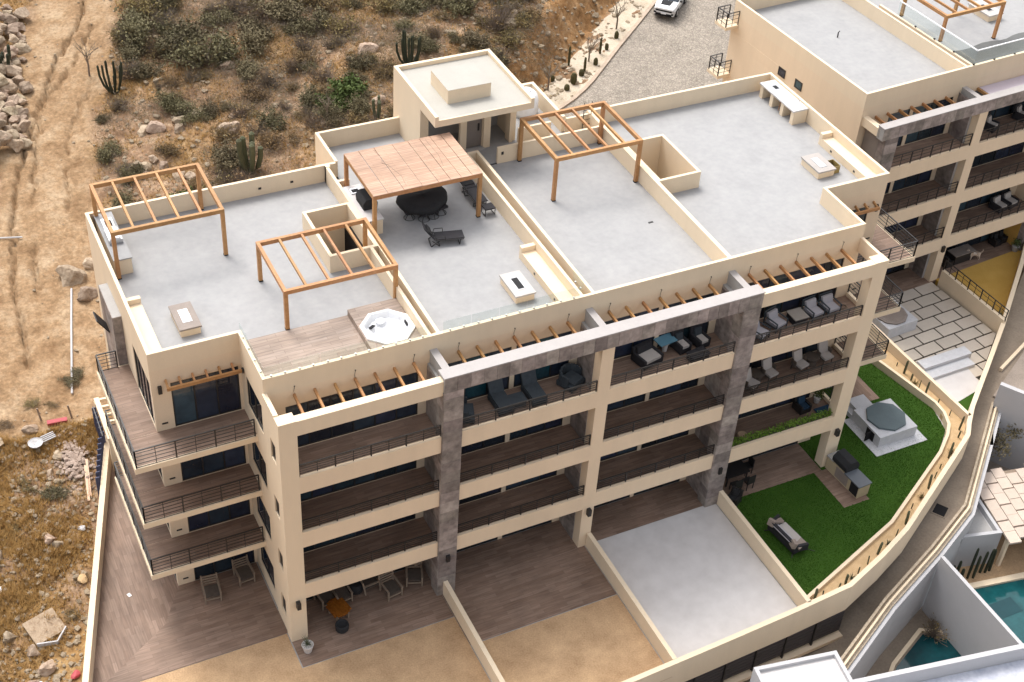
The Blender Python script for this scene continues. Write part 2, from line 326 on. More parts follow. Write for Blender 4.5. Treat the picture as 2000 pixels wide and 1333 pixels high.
def mixc(f, a, b_):
    m = n.new('ShaderNodeMix'); m.data_type = 'RGBA'; L.new(f, m.inputs[0]); L.new(a, m.inputs[6]); L.new(b_, m.inputs[7]); return m.outputs[2]
soil = ramp(nz(0.9, 8).outputs[0], [(0.3, (0.13, 0.075, 0.043)), (0.48, (0.245, 0.152, 0.092)), (0.66, (0.40, 0.285, 0.19))])
sand = ramp(nz(0.6, 8).outputs[0], [(0.32, (0.19, 0.112, 0.058)), (0.48, (0.305, 0.198, 0.112)), (0.66, (0.41, 0.30, 0.193))])
gold = ramp(nz(1.6, 8).outputs[0], [(0.3, (0.14, 0.078, 0.03)), (0.48, (0.275, 0.16, 0.065)), (0.66, (0.41, 0.275, 0.135))])
cutc = ramp(nz(1.2, 8).outputs[0], [(0.3, (0.20, 0.10, 0.04)), (0.5, (0.34, 0.19, 0.085)), (0.7, (0.48, 0.32, 0.18))])
sepx = n.new('ShaderNodeSeparateXYZ'); L.new(g.outputs['Position'], sepx.inputs[0]); mrx = n.new('ShaderNodeMapRange'); mrx.inputs[1].default_value = -13; mrx.inputs[2].default_value = -6; mrx.inputs[3].default_value = 1; mrx.inputs[4].default_value = .45; L.new(sepx.outputs[0], mrx.inputs[0]); gmul = n.new('ShaderNodeMath'); gmul.operation = 'MULTIPLY'; L.new(sp.outputs[1], gmul.inputs[0]); L.new(mrx.outputs[0], gmul.inputs[1])
c = mixc(gmul.outputs[0], soil, gold); c = mixc(sp.outputs[0], c, sand); c = mixc(sp.outputs[2], c, cutc)
fz = n.new('ShaderNodeMapRange'); fz.inputs[1].default_value = .3; fz.inputs[2].default_value = .7; fz.inputs[3].default_value = .62; fz.inputs[4].default_value = 1.28; L.new(nz(4.5, 9).outputs[0], fz.inputs[0])
fm_ = n.new('ShaderNodeMix'); fm_.data_type = 'RGBA'; fm_.blend_type = 'MULTIPLY'; fm_.inputs[0].default_value = 1; L.new(c, fm_.inputs[6]); L.new(fz.outputs[0], fm_.inputs[7]); c = fm_.outputs[2]
L.new(c, b.inputs['Base Color']); bp = n.new('ShaderNodeBump'); bp.inputs['Strength'].default_value = 0.9; bp.inputs['Distance'].default_value = 0.07
L.new(nz(7, 8).outputs[0], bp.inputs['Height']); L.new(bp.outputs[0], b.inputs['Normal'])
tme.materials.append(gm); tme.polygons.foreach_set('use_smooth', [True]*len(tme.polygons))
ground = bpy.data.objects.new('ground', tme); C.objects.link(ground); struct(ground)
# street with its stone kerb, strip of pale planting gravel
cobm = bpy.data.materials.new('cobbles'); cobm.use_nodes = True; nt = cobm.node_tree; n = nt.nodes; L = nt.links; b = n['Principled BSDF']; b.inputs['Roughness'].default_value = 0.9
g = n.new('ShaderNodeNewGeometry'); vo = n.new('ShaderNodeTexVoronoi'); vo.feature = 'DISTANCE_TO_EDGE'; vo.inputs['Scale'].default_value = 5.5; L.new(g.outputs['Position'], vo.inputs[0])
vc = n.new('ShaderNodeTexVoronoi'); vc.inputs['Scale'].default_value = 5.5; L.new(g.outputs['Position'], vc.inputs[0])
cc = ramp(vo.outputs[0], [(0.0, (0.165, 0.14, 0.11)), (0.06, (0.245, 0.21, 0.172)), (0.16, (0.31, 0.27, 0.225))])
hs = n.new('ShaderNodeMix'); hs.data_type = 'RGBA'; hs.blend_type = 'MULTIPLY'; hs.inputs[0].default_value = 1
se = n.new('ShaderNodeSeparateColor'); L.new(vc.outputs['Color'], se.inputs[0]); mr = n.new('ShaderNodeMapRange'); mr.inputs[3].default_value = 0.82; mr.inputs[4].default_value = 1.12; L.new(se.outputs[0], mr.inputs[0])
L.new(cc, hs.inputs[6]); L.new(mr.outputs[0], hs.inputs[7])
lg = nz(0.35, 5); mr3 = n.new('ShaderNodeMapRange'); mr3.inputs[1].default_value = 0.3; mr3.inputs[2].default_value = 0.7; mr3.inputs[3].default_value = 0.85; mr3.inputs[4].default_value = 1.15; L.new(lg.outputs[0], mr3.inputs[0])
hs2 = n.new('ShaderNodeMix'); hs2.data_type = 'RGBA'; hs2.blend_type = 'MULTIPLY'; hs2.inputs[0].default_value = 1; L.new(hs.outputs[2], hs2.inputs[6]); L.new(mr3.outputs[0], hs2.inputs[7])
L.new(hs2.outputs[2], b.inputs['Base Color']); bp = n.new('ShaderNodeBump'); bp.inputs['Distance'].default_value = 0.04; L.new(vo.outputs[0], bp.inputs['Height']); L.new(bp.outputs[0], b.inputs['Normal'])
def sheet(rows, dz): # rows: list of (y, [x...])
    m = MB(); k = len(rows[0][1])
    for y, xs in rows:
        for x in xs: m.v.append((x, y, T0(x, y)+dz))
    for j in range(len(rows)-1):
        for i in range(k-1): m.f.append((j*k+i, j*k+i+1, (j+1)*k+i+1, (j+1)*k+i))
    return m
ys_ = [16+0.75*i for i in range(54)]
struct(sheet([(y, [kerbx(y)+(58-kerbx(y))*i/8 for i in range(9)]) for y in ys_], 0.05).build('street', cobm))
strip = sheet([(y, [kerbx(y)-4.2+4.0*i/8 for i in range(9)]) for y in ys_ if y > 24], 0.09)
random.seed(5)
for i, p in enumerate(strip.v): strip.v[i] = (p[0], p[1], p[2]+0.06*noise.noise(Vector((p[0]*1.3, p[1]*1.3, 0)))-(0.25 if i % 9 == 0 else 0))
struct(strip.build('planting_strip', mat('pale_planting_gravel', (0.38, 0.30, 0.21), 0.95, 0.2, 1.0, 9, 0.7, col2=(0.60, 0.53, 0.43), bdist=0.05), smooth=True))
kb = MB(); kpts = []
y = 24.0
while y < 56: kpts.append((kerbx(y), y)); y += 0.8
for i in range(len(kpts)-1):
    (x0, y0), (x1, y1) = kpts[i], kpts[i+1]
    kb.bar((x0-.12, y0, T0(x0, y0)+.06), (x1-.12, y1, T0(x1, y1)+.06), 0.26, 0.22)
struct(kb.build('kerb', mat('kerb_stone', (0.34, 0.26, 0.19), 0.9, 0.25, 2, 10, 0.3, col2=(0.5, 0.41, 0.33))))
# ------------------------------------------------------------------ lower plot and terraces of the main building
lowm = MB(); lowm.prism([(-3,-60),(90,-60),(90,12),(24.5,-2.2),(22.4,-4.1),(15.0,-8.2),(10.2,-10.2),(-3,-10.6)], -5.4, -5.0)
struct(lowm.build('lower_yard', roadm))
ARC = [(6.9,-10.18),(10.22,-9.93),(12.8,-9.0),(15.1,-8.01),(18.6,-6.0),(21.3,-4.45),(22.5,-3.75),(23.2,-3.0),(24.24,-2.02)]
def front(x): return -10.42+ (x-2.32)*0.045
terr = [(-24.3,-1.9),(lwx(13.2),13.2),(14.0,13.2),(23.2,8.0),(23.5,-2.6)]+[(a, b_+0.02) for a, b_ in ARC[::-1][1:]]+[(-20,front(-20)),(-24.3,front(-24)-.2)]
base = MB(); base.prism([(x+0.05 if x < -20 else x, y) for x, y in terr], -0.75, -0.02); struct(base.build('terrace_slab', greyc))
def deck(name, m, poly, z=0.0, th=0.018): o = MB().prism(poly, z-th, z).build(name, m); struct(o); return o
GL = -24.6
deck('gravel', gravelm, [(-28,-1.45),(-15.0,-1.45),(-15.0,-3.55),(-7.6,-3.55),(-7.6,front(-7.6)),(-28,-11.8)], 0.004)
deck('gravel', gravelm, [(-7.4,-5.35),(0.05,-5.35),(0.05,front(0)),(-7.4,front(-7.4))], 0.004)
deck('wood_deck', decky, [(lwx(13.2)+.25,13.1),(-18.7,13.1),(-18.7,3.18),(-19.88,1.2),(-23.85,-1.42)], 0.004)
deck('wood_deck', deckx, [(-18.7,3.18),(-14.95,3.18),(-14.95,-1.42),(-23.85,-1.42),(-19.88,1.2)], 0.004)
deck('wood_deck', deckx, [(-14.94,0.0),(-7.6,0.0),(-7.6,-3.5),(-14.94,-3.5)], 0.004)
deck('wood_deck', deckx, [(-7.58,0.0),(0.05,0.0),(0.05,-5.3),(-7.58,-5.3)], 0.004)
deck('wood_deck', deckx, [(0.06,0.0),(7.6,0.0),(7.6,-1.95),(0.06,-1.95)], 0.004)
deck('white_terrace', concw, [(0.25,-1.97),(7.6,-1.97),(7.6,-10.0),(0.25,-10.4)], 0.004)
deck('wood_deck', deckx, [(7.62,0.0),(14.1,0.0),(14.1,-2.2),(7.7,-2.2),(7.7,-0.1)], 0.004)
deck('wood_deck', deckx, [(13.6,-2.21),(15.2,-2.21),(15.2,-4.9),(13.6,-4.9)], 0.004); deck('wood_deck', decky, [(18.6,1.3),(20.5,1.3),(20.5,8.0),(18.6,8.0)], 0.004)
lawn = [(7.85,-2.2),(13.6,-2.2),(13.6,-4.9),(15.2,-4.9),(15.2,-2.19),(14.12,-2.19),(14.12,3.1),(18.58,3.1),(18.58,1.28),(20.52,1.28),(20.52,6.0),(21.4,6.0),(21.95,4.2),(21.95,4.2),(22.75,-0.6),(22.3,-2.25),(20.5,-3.8),(14.9,-6.9),(8.4,-9.05),(7.85,-9.6)]
deck('lawn', lawnm, lawn, 0.008)
def inpoly(p, poly):
    c = False
    for i in range(len(poly)):
        (x0, y0), (x1, y1) = poly[i], poly[i-1]
        if (y0 > p[1]) != (y1 > p[1]) and p[0] < (x1-x0)*(p[1]-y0)/(y1-y0)+x0: c = not c
    return c
random.seed(15); tfm = MB(); cnt = 0
while cnt < 42000:
    p = (random.uniform(7.8, 23), random.uniform(-9.7, 6.0))
    if not inpoly(p, lawn): continue
    cnt += 1; a = random.uniform(0, 6.3); h = random.uniform(.03, .06); dx, dy = math.cos(a)*.022, math.sin(a)*.022; lx = .02+.02*math.sin(p[0]*1.3)
    tfm.v += [(p[0]-dx, p[1]-dy, .008), (p[0]+dx, p[1]+dy, .008), (p[0]+lx, p[1]+random.uniform(-.03, .03), .008+h)]; k = len(tfm.v); tfm.f.append((k-3, k-2, k-1))
stuff(tfm.build('turf_blades', mat('turf_blade', (0.028, 0.074, 0.009), 0.9, .3, 1.0, 14, 0, col2=(0.068, 0.145, 0.02), spec=.1)))
sandbed = [(8.0,-9.3),(14.95,-7.0),(20.55,-3.85),(22.4,-2.2),(22.85,-0.6),(22.2,4.4),(23.2,4.4),(23.4,-2.6),(22.1,-3.8),(15.0,-7.9),(10.2,-9.8),(7.9,-9.95)]
struct(MB().prism(sandbed, -0.02, 0.3).build('planter_bed', sandm))
# walls round the terraces
tag(wallline([(-19.54,13.39),(-24.07,-1.28),(-27.2,-11.4)], 0.27, -1.6, 1.0).build('boundary_wall', stucco_p), 'long cream wall slanting along the left edge of the wooden ground terrace', 'wall')
fr = MB(); wallline([(-24.3,front(-24)),(2.32,-10.42),(6.9,-10.18)]+ARC[1:], 0.24, -0.85, 0.9, fr)
tag(fr.build('boundary_wall', stucco_p), 'cream parapet wall along the street edge of the gravel, white terrace and cactus planter', 'wall')
tag(wallline([(7.95,-9.35),(14.88,-6.9),(20.46,-3.79),(21.7,-2.85),(22.29,-2.24),(22.65,-1.4),(22.73,-.58),(21.78,4.4)], 0.17, -0.02, 0.5, side=-1).build('planter_wall', stucco_p), 'low curved cream kerb wall between the lawn and the cactus planter', 'wall')
tag(wallline([(23.42,-2.5),(23.1,8.5)], 0.2, -0.9, 0.9, side=-1).build('boundary_wall', stucco_p), 'straight cream wall between the cactus planter and the paved courtyard', 'wall')
for x, lab in ((-7.55, 'cream dividing wall between the two tan gravel yards'), (0.1, 'cream dividing wall between the tan gravel yard and the white terrace'), (7.66, 'cream dividing wall between the white terrace and the green lawn')):
    tag(B(x, x+0.22, front(x)+.26, -2.03, -0.01, 0.9).build('dividing_wall', stucco_p), lab, 'wall', 'low walls between the ground terraces')
# garage front with louvres under the terrace, driveway
gar = thing('garage_front', 'dark louvred garage front below the street-side terrace wall', 'garage', (0, 0, 0))
wallline([(-24,front(-24)+.9),(2.3,-9.6),(10.2,-9.2),(15.1,-7.3),(21.3,-3.8),(22.5,-3.0)], 0.2, -5.0, -0.76).build('wall', louvre, gar)
for k in range(7):
    x0 = -2.0+1.75*k; ya = front(x0)-.02
    for i in range(6):
        MB().bar((x0+.04, ya+.14, -1.0-.24*i), (x0+1.7, front(x0+1.75)+.12, -1.0-.24*i), 0.05, 0.20).build('louvre', louvre, gar)
    B(x0-.04, x0+.04, ya+.05, ya+.2, -2.5, -0.86).build('mullion', metal, gar)
MB().bar((-2.1, front(-2)+.1, -2.62), (10.3, front(10.2)+.1, -2.62), 0.5, 0.22).build('ledge', stucco, gar)
bl = [(4.0,-14.6),(7.5,-12.6),(12.6,-9.98),(17.0,-8.1),(20.49,-6.42),(25.5,-2.15),(27.3,-.6)]
drive = [(-6,-10.8),(10.2,-10.1),(15.0,-8.15),(22.3,-4.0),(24.3,-2.2),(40,10.5),(41,9.2)]+[(x+.1, y) for x, y in bl[::-1]]+[(2,-16),(-6,-14)]
dz = lambda x: -3.0+1.75*sm(7, 18, x)+.3*sm(20, 32, x)
dm = MB(); bot = []
for i in range(40):
    t = i/39; x = -6+46*t
    yin = -10.0 if x < 10 else (-10.0+(x-10)*0.53 if x < 22.3 else (-3.5+(x-22.3)*0.75))
    yout = -15.2+(x+6)*0.08 if x < 4 else None
    if yout is None:
        for (x0, y0), (x1, y1) in zip(bl, bl[1:]):
            if x0 <= x <= x1: yout = y0+(y1-y0)*(x-x0)/(x1-x0)
        if yout is None: yout = -.6+(x-27.3)*.45
    for s in range(5): yy = yout-.1+(yin+.6-yout)*s/4; dm.v.append((x, yy, dz(x)))
for i in range(39):
    for s in range(4): dm.f.append((i*5+s, (i+1)*5+s, (i+1)*5+s+1, i*5+s+1))
struct(dm.build('driveway', roadm))
dr = thing('drain_grate', 'square dark drain opening in the concrete driveway', 'drain', (19.2, -6.15, dz(19.2)), R(33))
B(-.46,.46,-.4,.4,0.0,.03).build('frame', roadm, dr); B(-.38,.38,-.32,.32,.03,.035).build('grate', dark, dr)
bw = thing('boundary_wall', 'double-topped rough cream boundary wall along the outer side of the driveway', 'wall')
rend = mat('rough_render', (0.30, 0.235, 0.165), 0.95, 0.3, 2, 8, 0.5, col2=(0.52, 0.44, 0.34))
off = lambda s: [(x+.54*s*.62, y-.84*s*.62) for x, y in bl]
wallline(off(0), 0.124, -3.2, -1.0, side=-1).build('wall', rend, bw); wallline(off(.2), 0.124, -4.5, -1.22, side=-1).build('render_strip', rend, bw)
wallline(off(.4), 0.1, -4.5, -1.08, side=-1).build('coping', stucco_p, bw); wallline(off(.56), 0.148, -5, -1.28, side=-1).build('render_strip', rend, bw); wallline(off(.8), 0.2, -5.0, -1.4, side=-1).build('white_face', whitep, bw)
# ------------------------------------------------------------------ building kit
H = 3.3
def window(parent, axis, a0, a1, z0, z1, plane, n=3, depth=0.06, face=-1, pm=None, pms=None):
    """a framed window; axis 'x' runs along x and looks towards face*y, axis 'y' runs along y"""
    t = 0.06; fm = MB(); p0, p1 = plane, plane-face*depth
    def bx(u0, u1, w0, w1, mb, q0, q1):
        if axis == 'x': mb.box(u0, u1, q0, q1, w0, w1)
        else: mb.box(q0, q1, u0, u1, w0, w1)
    bx(a0, a1, z0, z0+t, fm, p0, p1); bx(a0, a1, z1-t, z1, fm, p0, p1)
    w = (a1-a0)/n
    for i in range(n+1):
        x = a0+i*w; l = x-t/2 if 0 < i < n else (x if i == 0 else x-t); bx(l, l+t, z0+t, z1-t, fm, p0, p1)
    f = fm.build('window', metal, parent)
    for i in range(n):
        pb = MB(); l = a0+i*w+(t if i == 0 else t/2); r = a0+(i+1)*w-(t if i == n-1 else t/2)
        bx(l, r, z0+t, z1-t, pb, plane-face*depth*.5, plane-face*depth*.7)
        pb.build('pane', (pms or {}).get(i, pm or glassd), f)
    return f
def railing(parent, pts, h, base=0.0, nb=4, step=1.55, top=0.055, name='railing', mid=True):
    """a black railing along a polyline of (x,y,z) points at floor height"""
    rm = MB(); bm = MB(); posts = []
    for p, q in zip(pts, pts[1:]):
        p = Vector(p); q = Vector(q); rm.bar(p+Vector((0,0,h)), q+Vector((0,0,h)), top, 0.04)
        for i in range(nb): zz = base+(h-base)*(i+0.35)/(nb+0.1); bm.bar(p+Vector((0,0,zz)), q+Vector((0,0,zz)), 0.022)
        k = max(1, round((q-p).length/step))
        for i in range(k+1): posts.append((p.lerp(q, i/k), 0.055))
        if mid:
            for i in range(k): posts.append((p.lerp(q, (i+.5)/k), 0.026))
    r = rm.build(name, metal, parent); bm.build('rail_bars', metal, r)
    for p, w in posts: MB().bar(p+Vector((0,0,base-.12)), p+Vector((0,0,h)), w).build('post', metal, r)
    return r
def stonetiles(parent, axis, a0, a1, z0, z1, plane, face, ta, tz, rnd, running=True):
    """cladding of separate stone tiles, each a little proud or set back"""
    z = z0; row = 0
    while z < z1-0.05:
        zt = min(z+tz, z1); a = a0-(ta*0.5 if running and row % 2 else 0)
        while a < a1-0.02:
            l, r = max(a, a0), min(a+ta*rnd.uniform(.9, 1.1), a1)
            if a1-r < 0.12: r = a1
            d = rnd.uniform(0.022, 0.032); g = 0.005
            if r-l > 0.05:
                if axis == 'x': m = B(l+g, r-g, plane, plane+face*d, z+g, zt-g)
                else: m = B(plane, plane+face*d, l+g, r-g, z+g, zt-g)
                m.build('stone_tile', stonem, parent)
            a = r
        z = zt; row += 1
rnd = random.Random(4)
# ------------------------------------------------------------------ main building
mb_ = thing('apartment_building', 'long four storey cream apartment building with white roof terraces, nearest the camera', 'building')
W, XW, YW, YB, ZP, ZR = 14.88, 18.70, 3.18, 13.90, 14.18, 13.25
core = MB()
core.box(-14.73, 14.73, .2, 13.75, -1, 10.6); core.box(-14.73, -9.5, .2, 13.75, 10.6, 13.2); core.box(9.75, 14.73, .2, 13.75, 10.6, 13.2)
core.box(-9.5, -7.55, .2, 6.8, 10.6, 13.2); core.box(-9.5, -7.55, 10.4, 13.75, 10.6, 13.2); core.box(7.45, 9.75, .2, 6.8, 10.6, 13.2); core.box(7.45, 9.75, 10.4, 13.75, 10.6, 13.2)
core.box(-7.55, 7.45, .2, 13.75, 10.6, 13.2); core.box(-18.5, -14.73, 3.4, 13.7, -1, 13.2); core.box(14.73, 18.5, 3.4, 13.7, -1, 13.2)
core.box(-6.6, 5.8, 13.75, 16.65, -1, 13.2); core.box(2.5, 5.8, 16.65, 17.45, -1, 13.2)
core.build('core', dark, mb_)
def slab(x0, x1, y0, y1, z=ZR, m=concrete, th=.05, name='roof_floor'): return B(x0, x1, y0, y1, z-th, z).build(name, m, mb_)
slab(-14.73, -9.55, .15, 3.33); slab(-18.55, -9.55, 3.33, 13.75); slab(-9.55, -7.65, .15, 6.75); slab(-9.55, -7.1, 10.45, 13.75)
slab(-7.1, -.42, .15, 13.75); slab(-6.52, -2.2, 13.75, 16.58); slab(.29, 7.2, .15, 12.2); slab(-.42, .29, 12.4, 13.75); slab(.29, 7.2, 12.33, 13.75); slab(3.1, 5.7, 13.75, 17.3); slab(-2.2, 3.1, 13.75, 13.9)
slab(7.4, 14.73, .15, 3.33); slab(7.4, 9.8, 3.33, 6.72); slab(9.8, 18.55, 3.33, 13.75); slab(7.4, 9.8, 10.45, 13.75)
def wallp(name, x0, x1, y0, y1, z0, z1, m=stucco_p, p=None): return B(x0, x1, y0, y1, z0, z1).build(name, m, p or mb_)
# parapets
for s in (-1, 1):
    wallp('parapet', s*W, s*(W-.15), .15, YW+.15, ZR, ZP); wallp('parapet', s*XW, s*W, YW, YW+.15, ZR, ZP); wallp('parapet', s*XW, s*(XW-.15), YW+.15, YB-.15, ZR, ZP)
wallp('parapet', -W, W, 0, .15, ZR, ZP); wallp('parapet', -XW, -6.67, YB-.15, YB, ZR, ZP); wallp('parapet', 7.2, XW, YB-.15, YB, ZR, ZP)
wallp('parapet', -6.67, -6.52, YB, 16.73, ZR, ZP); wallp('parapet', -6.52, -2.2, 16.58, 16.73, ZR, ZP); wallp('parapet', 5.7, 5.88, 13.75, 17.5, ZR, ZP); wallp('parapet', 3.1, 5.7, 17.32, 17.5, ZR, ZP)
wallp('pilaster', -7.25, -7.02, 13.55, 13.74, ZR, ZP+.02)
# outer walls of the rear
wallp('wall', -XW, -6.67, YB-.15, YB, -1, ZR, stucco); wallp('wall', 5.88, XW, YB-.15, YB, -1, ZR, stucco); wallp('wall', -6.67, -6.6, YB, 16.73, -1, ZR, stucco); wallp('wall', -6.6, -2.2, 16.65, 16.73, -1, ZR, stucco)
wallp('wall', 5.8, 5.88, YB, 17.5, -1, ZR, stucco); wallp('wall', 3.1, 5.8, 17.45, 17.5, -1, ZR, stucco)
# party walls between the four roof terraces
for x0, x1, y0, y1 in ((-7.65,-7.5,.15,6.75),(-7.25,-7.1,.15,13.75),(-.42,-.27,.15,12.25),(.14,.29,.15,12.25),(-.42,.29,12.25,12.4),(7.2,7.4,.15,13.75)):
    wallp('party_wall', x0, x1, y0, y1, ZR-.05, ZP-.004)
slab(-7.5, -7.25, .15, 6.75, 13.35); slab(-.27, .14, .15, 12.25, 13.3)
wallp('party_wall', 1.3, 7.2, 12.2, 12.33, ZR, ZP-.004); wallp('party_wall', 3.15, 5.0, 13.62, 13.75, ZR, ZP-.1); wallp('party_wall', 5.9, 7.2, 13.62, 13.75, ZR, ZP-.1)
wallp('party_wall', -7.1, -6.55, 12.2, 12.35, ZR, ZP-.004)
# stairwells
for x0, x1, y0, y1 in ((-9.55,-7.25,6.75,10.45),(7.4,9.8,6.72,10.45)):
    t = .15; st = wallp('stairwell', x0, x1, y0, y0+t, 10.6, ZP-.004)
    wallp('wall', x0, x1, y1-t, y1, 10.6, ZP-.004, p=st); wallp('wall', x0, x0+t, y0+t, y1-t, 10.6, ZP-.004, p=st); wallp('wall', x1-t, x1, y0+t, y1-t, 10.6, ZP-.004, p=st)
    for i in range(6): wallp('step', x0+t, x1-t, y0+t+.45*i, y0+t+.45*(i+1), 10.6, 10.75+.25*(5-i), greyc, st)
    B(x0+t+.1, x0+t+.75, y1-t-.03, y1-t-.002, 10.6, 11.75).build('door', dark, st)
# stair tower
tw = wallp('stair_tower', -2.2, -2.0, 13.9, 17.38, ZR, 16.15, stucco_p)
wallp('wall', 2.9, 3.1, 13.9, 17.38, ZR, 16.15, p=tw); wallp('wall', -2.0, 2.9, 17.18, 17.38, 0, 16.15, p=tw); wallp('wall', -2.2, -2.0, 16.7, 17.38, 0, ZR, p=tw); wallp('wall', -2.0, -1.75, 13.9, 14.1, ZR, 16.15, p=tw)
wallp('wall', .0, .35, 13.9, 14.1, ZR, 16.15, p=tw); wallp('pier', 1.25, 1.62, 13.78, 14.3, ZR, 16.15, p=tw); wallp('pier', 2.72, 2.9, 13.8, 14.3, ZR, 16.15, p=tw)
wallp('wall', -2.0, 2.9, 15.6, 15.7, ZR, 16.15, greyc, p=tw); slab(-2.2, 3.1, 13.9, 17.3)
wallp('roof_slab', -2.2, 3.1, 12.1, 17.38, 16.15, 16.5, stucco_p, tw); wallp('roof_finish', -2.02, 2.92, 12.2, 17.2, 16.5, 16.505, mat('tower_roof_paint', (0.385, 0.37, 0.335), 0.85, 0.07, 1.1, 12), tw)
for a in ((-2.2,-2.02,12.1,17.38),(2.92,3.1,12.1,17.38),(-2.02,2.92,17.2,17.38)): wallp('roof_upstand', *a, 16.5, 16.72, p=tw)
wallp('lift_head', -1.0, 1.3, 13.35, 15.45, 16.5, 17.25, p=tw)
B(-.998, 1.298, 13.352, 15.448, 17.25, 17.256).build('lift_head_roof', MATS['tower_roof_paint'], tw)
B(.35, 1.25, 14.05, 14.12, ZR+.02, 15.5).build('door', doorw, tw); B(1.02, 1.1, 14.0, 14.05, 14.2, 14.6).build('lock', metal, tw); B(.3, 1.3, 13.6, 13.9, ZR, ZR+.06).build('step', greyc, tw)
# wings: front and side skins with glazing
for s in (-1, 1):
    for k in range(4):
        z0 = H*k; z1 = z0+2.5; zt = H*(k+1) if k < 3 else ZR
        wallp('wall', s*XW, s*17.9, YW, YW+.15, z0, z1, stucco); wallp('wall', s*15.0, s*W, YW, YW+.15, z0, z1, stucco); wallp('wall', s*XW, s*W, YW, YW+.15, z1, zt, stucco)
        a, b2 = sorted((s*17.9, s*15.0)); window(mb_, 'x', a, b2, z0+.02, z1, YW+.03, 3)
        wallp('wall', s*XW, s*(XW-.15), YW+.15, 3.45, z0, z1, stucco_p); wallp('wall', s*XW, s*(XW-.15), 6.25, YB-.15, z0, z1, stucco_p); wallp('wall', s*XW, s*(XW-.15), YW+.15, YB-.15, z1, zt, stucco_p)
        window(mb_, 'y', 3.45, 6.25, z0+.02, z1, s*(XW-.03), 4, face=s)
        wallp('wall', s*W, s*(W-.15), .15, .42, z0, zt, stucco_p); wallp('wall', s*W, s*(W-.15), 2.48, YW, z0, zt, stucco_p); wallp('wall', s*W, s*(W-.15), .42, 2.48, z0, z0+.9, stucco_p); wallp('wall', s*W, s*(W-.15), .42, 2.48, z1, zt, stucco_p)
        window(mb_, 'y', .42, 2.48, z0+.9, z1, s*(W-.03), 2, face=s)
        B(s*18.2, s*18.45, YW-.03, YW, z0+.35, z0+.42).build('vent', metal, mb_)
        if k == 3: B(s*18.28, s*18.44, YW-.1, YW, 12.0, 12.4).build('wall_light', metal, mb_)
    st = wallp('chimney_block', s*19.08, s*(XW+.002), 8.0, 10.5, -.5, 12.6, greyc)
    stonetiles(st, 'y', 8.0, 10.5, 6.0, 12.6, s*19.08, s, .8, .9, rnd); stonetiles(st, 'x', min(s*19.08, s*XW), max(s*19.08, s*XW), 9.9, 12.6, 8.0, -1, .4, .9, rnd)
    if s < 0:
        aw = MB(); aw.cbox((-19.4, 9.2, 11.55), (.05, .75, .9), ry=-.55).build('window', metal, st); MB().cbox((-19.44, 9.2, 11.56), (.03, .62, .76), ry=-.55).build('pane', cushl, st)
    # wrap-round balconies
    for k in (1, 2, 3):
        z = H*k; bal = MB(); bal.prism([(s*XW, 3.17), (s*W, 3.17), (s*W, 1.33), (s*20.12, 1.33), (s*20.12, 7.95), (s*XW, 7.95)], z-.3, z-.004); bo = bal.build('balcony', stucco_p, mb_)
        deckfl = MB(); deckfl.prism([(s*19.98, 1.47), (s*19.98, 3.17), (s*XW, 3.17), (s*(W+.002), 3.17), (s*(W+.002), 1.47)], z-.004, z).prism([(s*19.98, 3.18), (s*XW, 3.18), (s*XW, 7.9), (s*19.98, 7.9)], z-.004, z); deckfl.build('balcony_floor', deckx, bo)
        railing(mb_, [(s*19.2, 7.9, z), (s*20.04, 7.9, z), (s*20.04, 1.4, z), (s*(W+.1), 1.4, z)], .95, -.05, 5, 1.7)
    tr = MB(); tr.bar((s*18.15, 2.72, 12.5), (s*14.9, 2.72, 12.5), .1, .16); t_ = tr.build('wing_trellis', woodp, mb_)
    for i in range(6): x = s*(18.08-.56*i); MB().bar((x, YW, 12.62), (x, 2.76, 12.5), .08, .12).build('rafter', woodp, t_)
    MB().box(s*14.9, s*14.98, 2.64, 2.8, 12.4, 12.6).build('bracket', metal, t_)
# front facade behind the balconies
BAY = [(-14.73, -7.6, [(-14.0, -8.1, 6)]), (-7.6, .0, [(-6.95, -3.7, 3), (-3.47, -.72, 3)]), (.0, 7.4, [(.35, 3.75, 3), (3.96, 6.72, 3)]), (7.4, 14.73, [(7.75, 14.08, 6)])]
for bi, (xa, xb, gl) in enumerate(BAY):
    for k in range(4):
        z0 = H*k; z1 = z0+2.5; zt = H*(k+1) if k < 3 else ZR; x = xa
        for a, b2, nn in gl:
            if a > x: wallp('wall', x, a, 0, .15, z0, z1, stucco)
            window(mb_, 'x', a, b2, z0+.02, z1, .03, nn, pms={1: curtain} if (bi == 1 and k == 3) else None); x = b2
        wallp('wall', x, xb, 0, .15, z0, z1, stucco); wallp('wall', xa, xb, 0, .15, z1, zt, stucco)
        px = gl[-1][1]+.25; B(px, px+.13, -.03, 0, z0+1.0, z0+1.07).build('vent', metal, mb_)
wallp('wall', -W, -14.73, 0, .15, 0, ZR, stucco); wallp('wall', 14.73, W, 0, .15, 0, ZR, stucco)
# columns
COLS = [(-14.95, -14.18, 0), (-7.83, -6.93, 1), (-.30, .32, 0), (6.95, 7.85, 1), (14.18, 14.95, 0)]
for i, (x0, x1, stn) in enumerate(COLS):
    if stn:
        c = B(x0, x1, -2.08, -1.4, 0, 12.78).build('column', greyc, mb_)
        stonetiles(c, 'x', x0, x1, 0, 12.78, -2.08, -1, 1.0, .62, rnd, False); stonetiles(c, 'y', -2.08, -1.4, 0, 12.78, x0, -1, .8, .62, rnd, False)
    else: c = B(x0, x1, -2.0, -1.42, 0, 13.4 if i != 2 else 12.78).build('column', stucco_p if i in (0, 4) else stucco, mb_)
    lm = B((x0+x1)/2-.09, (x0+x1)/2+.09, -2.22, -2.11 if stn else -2.0, 2.3, 2.7).build('wall_light', metal, mb_)
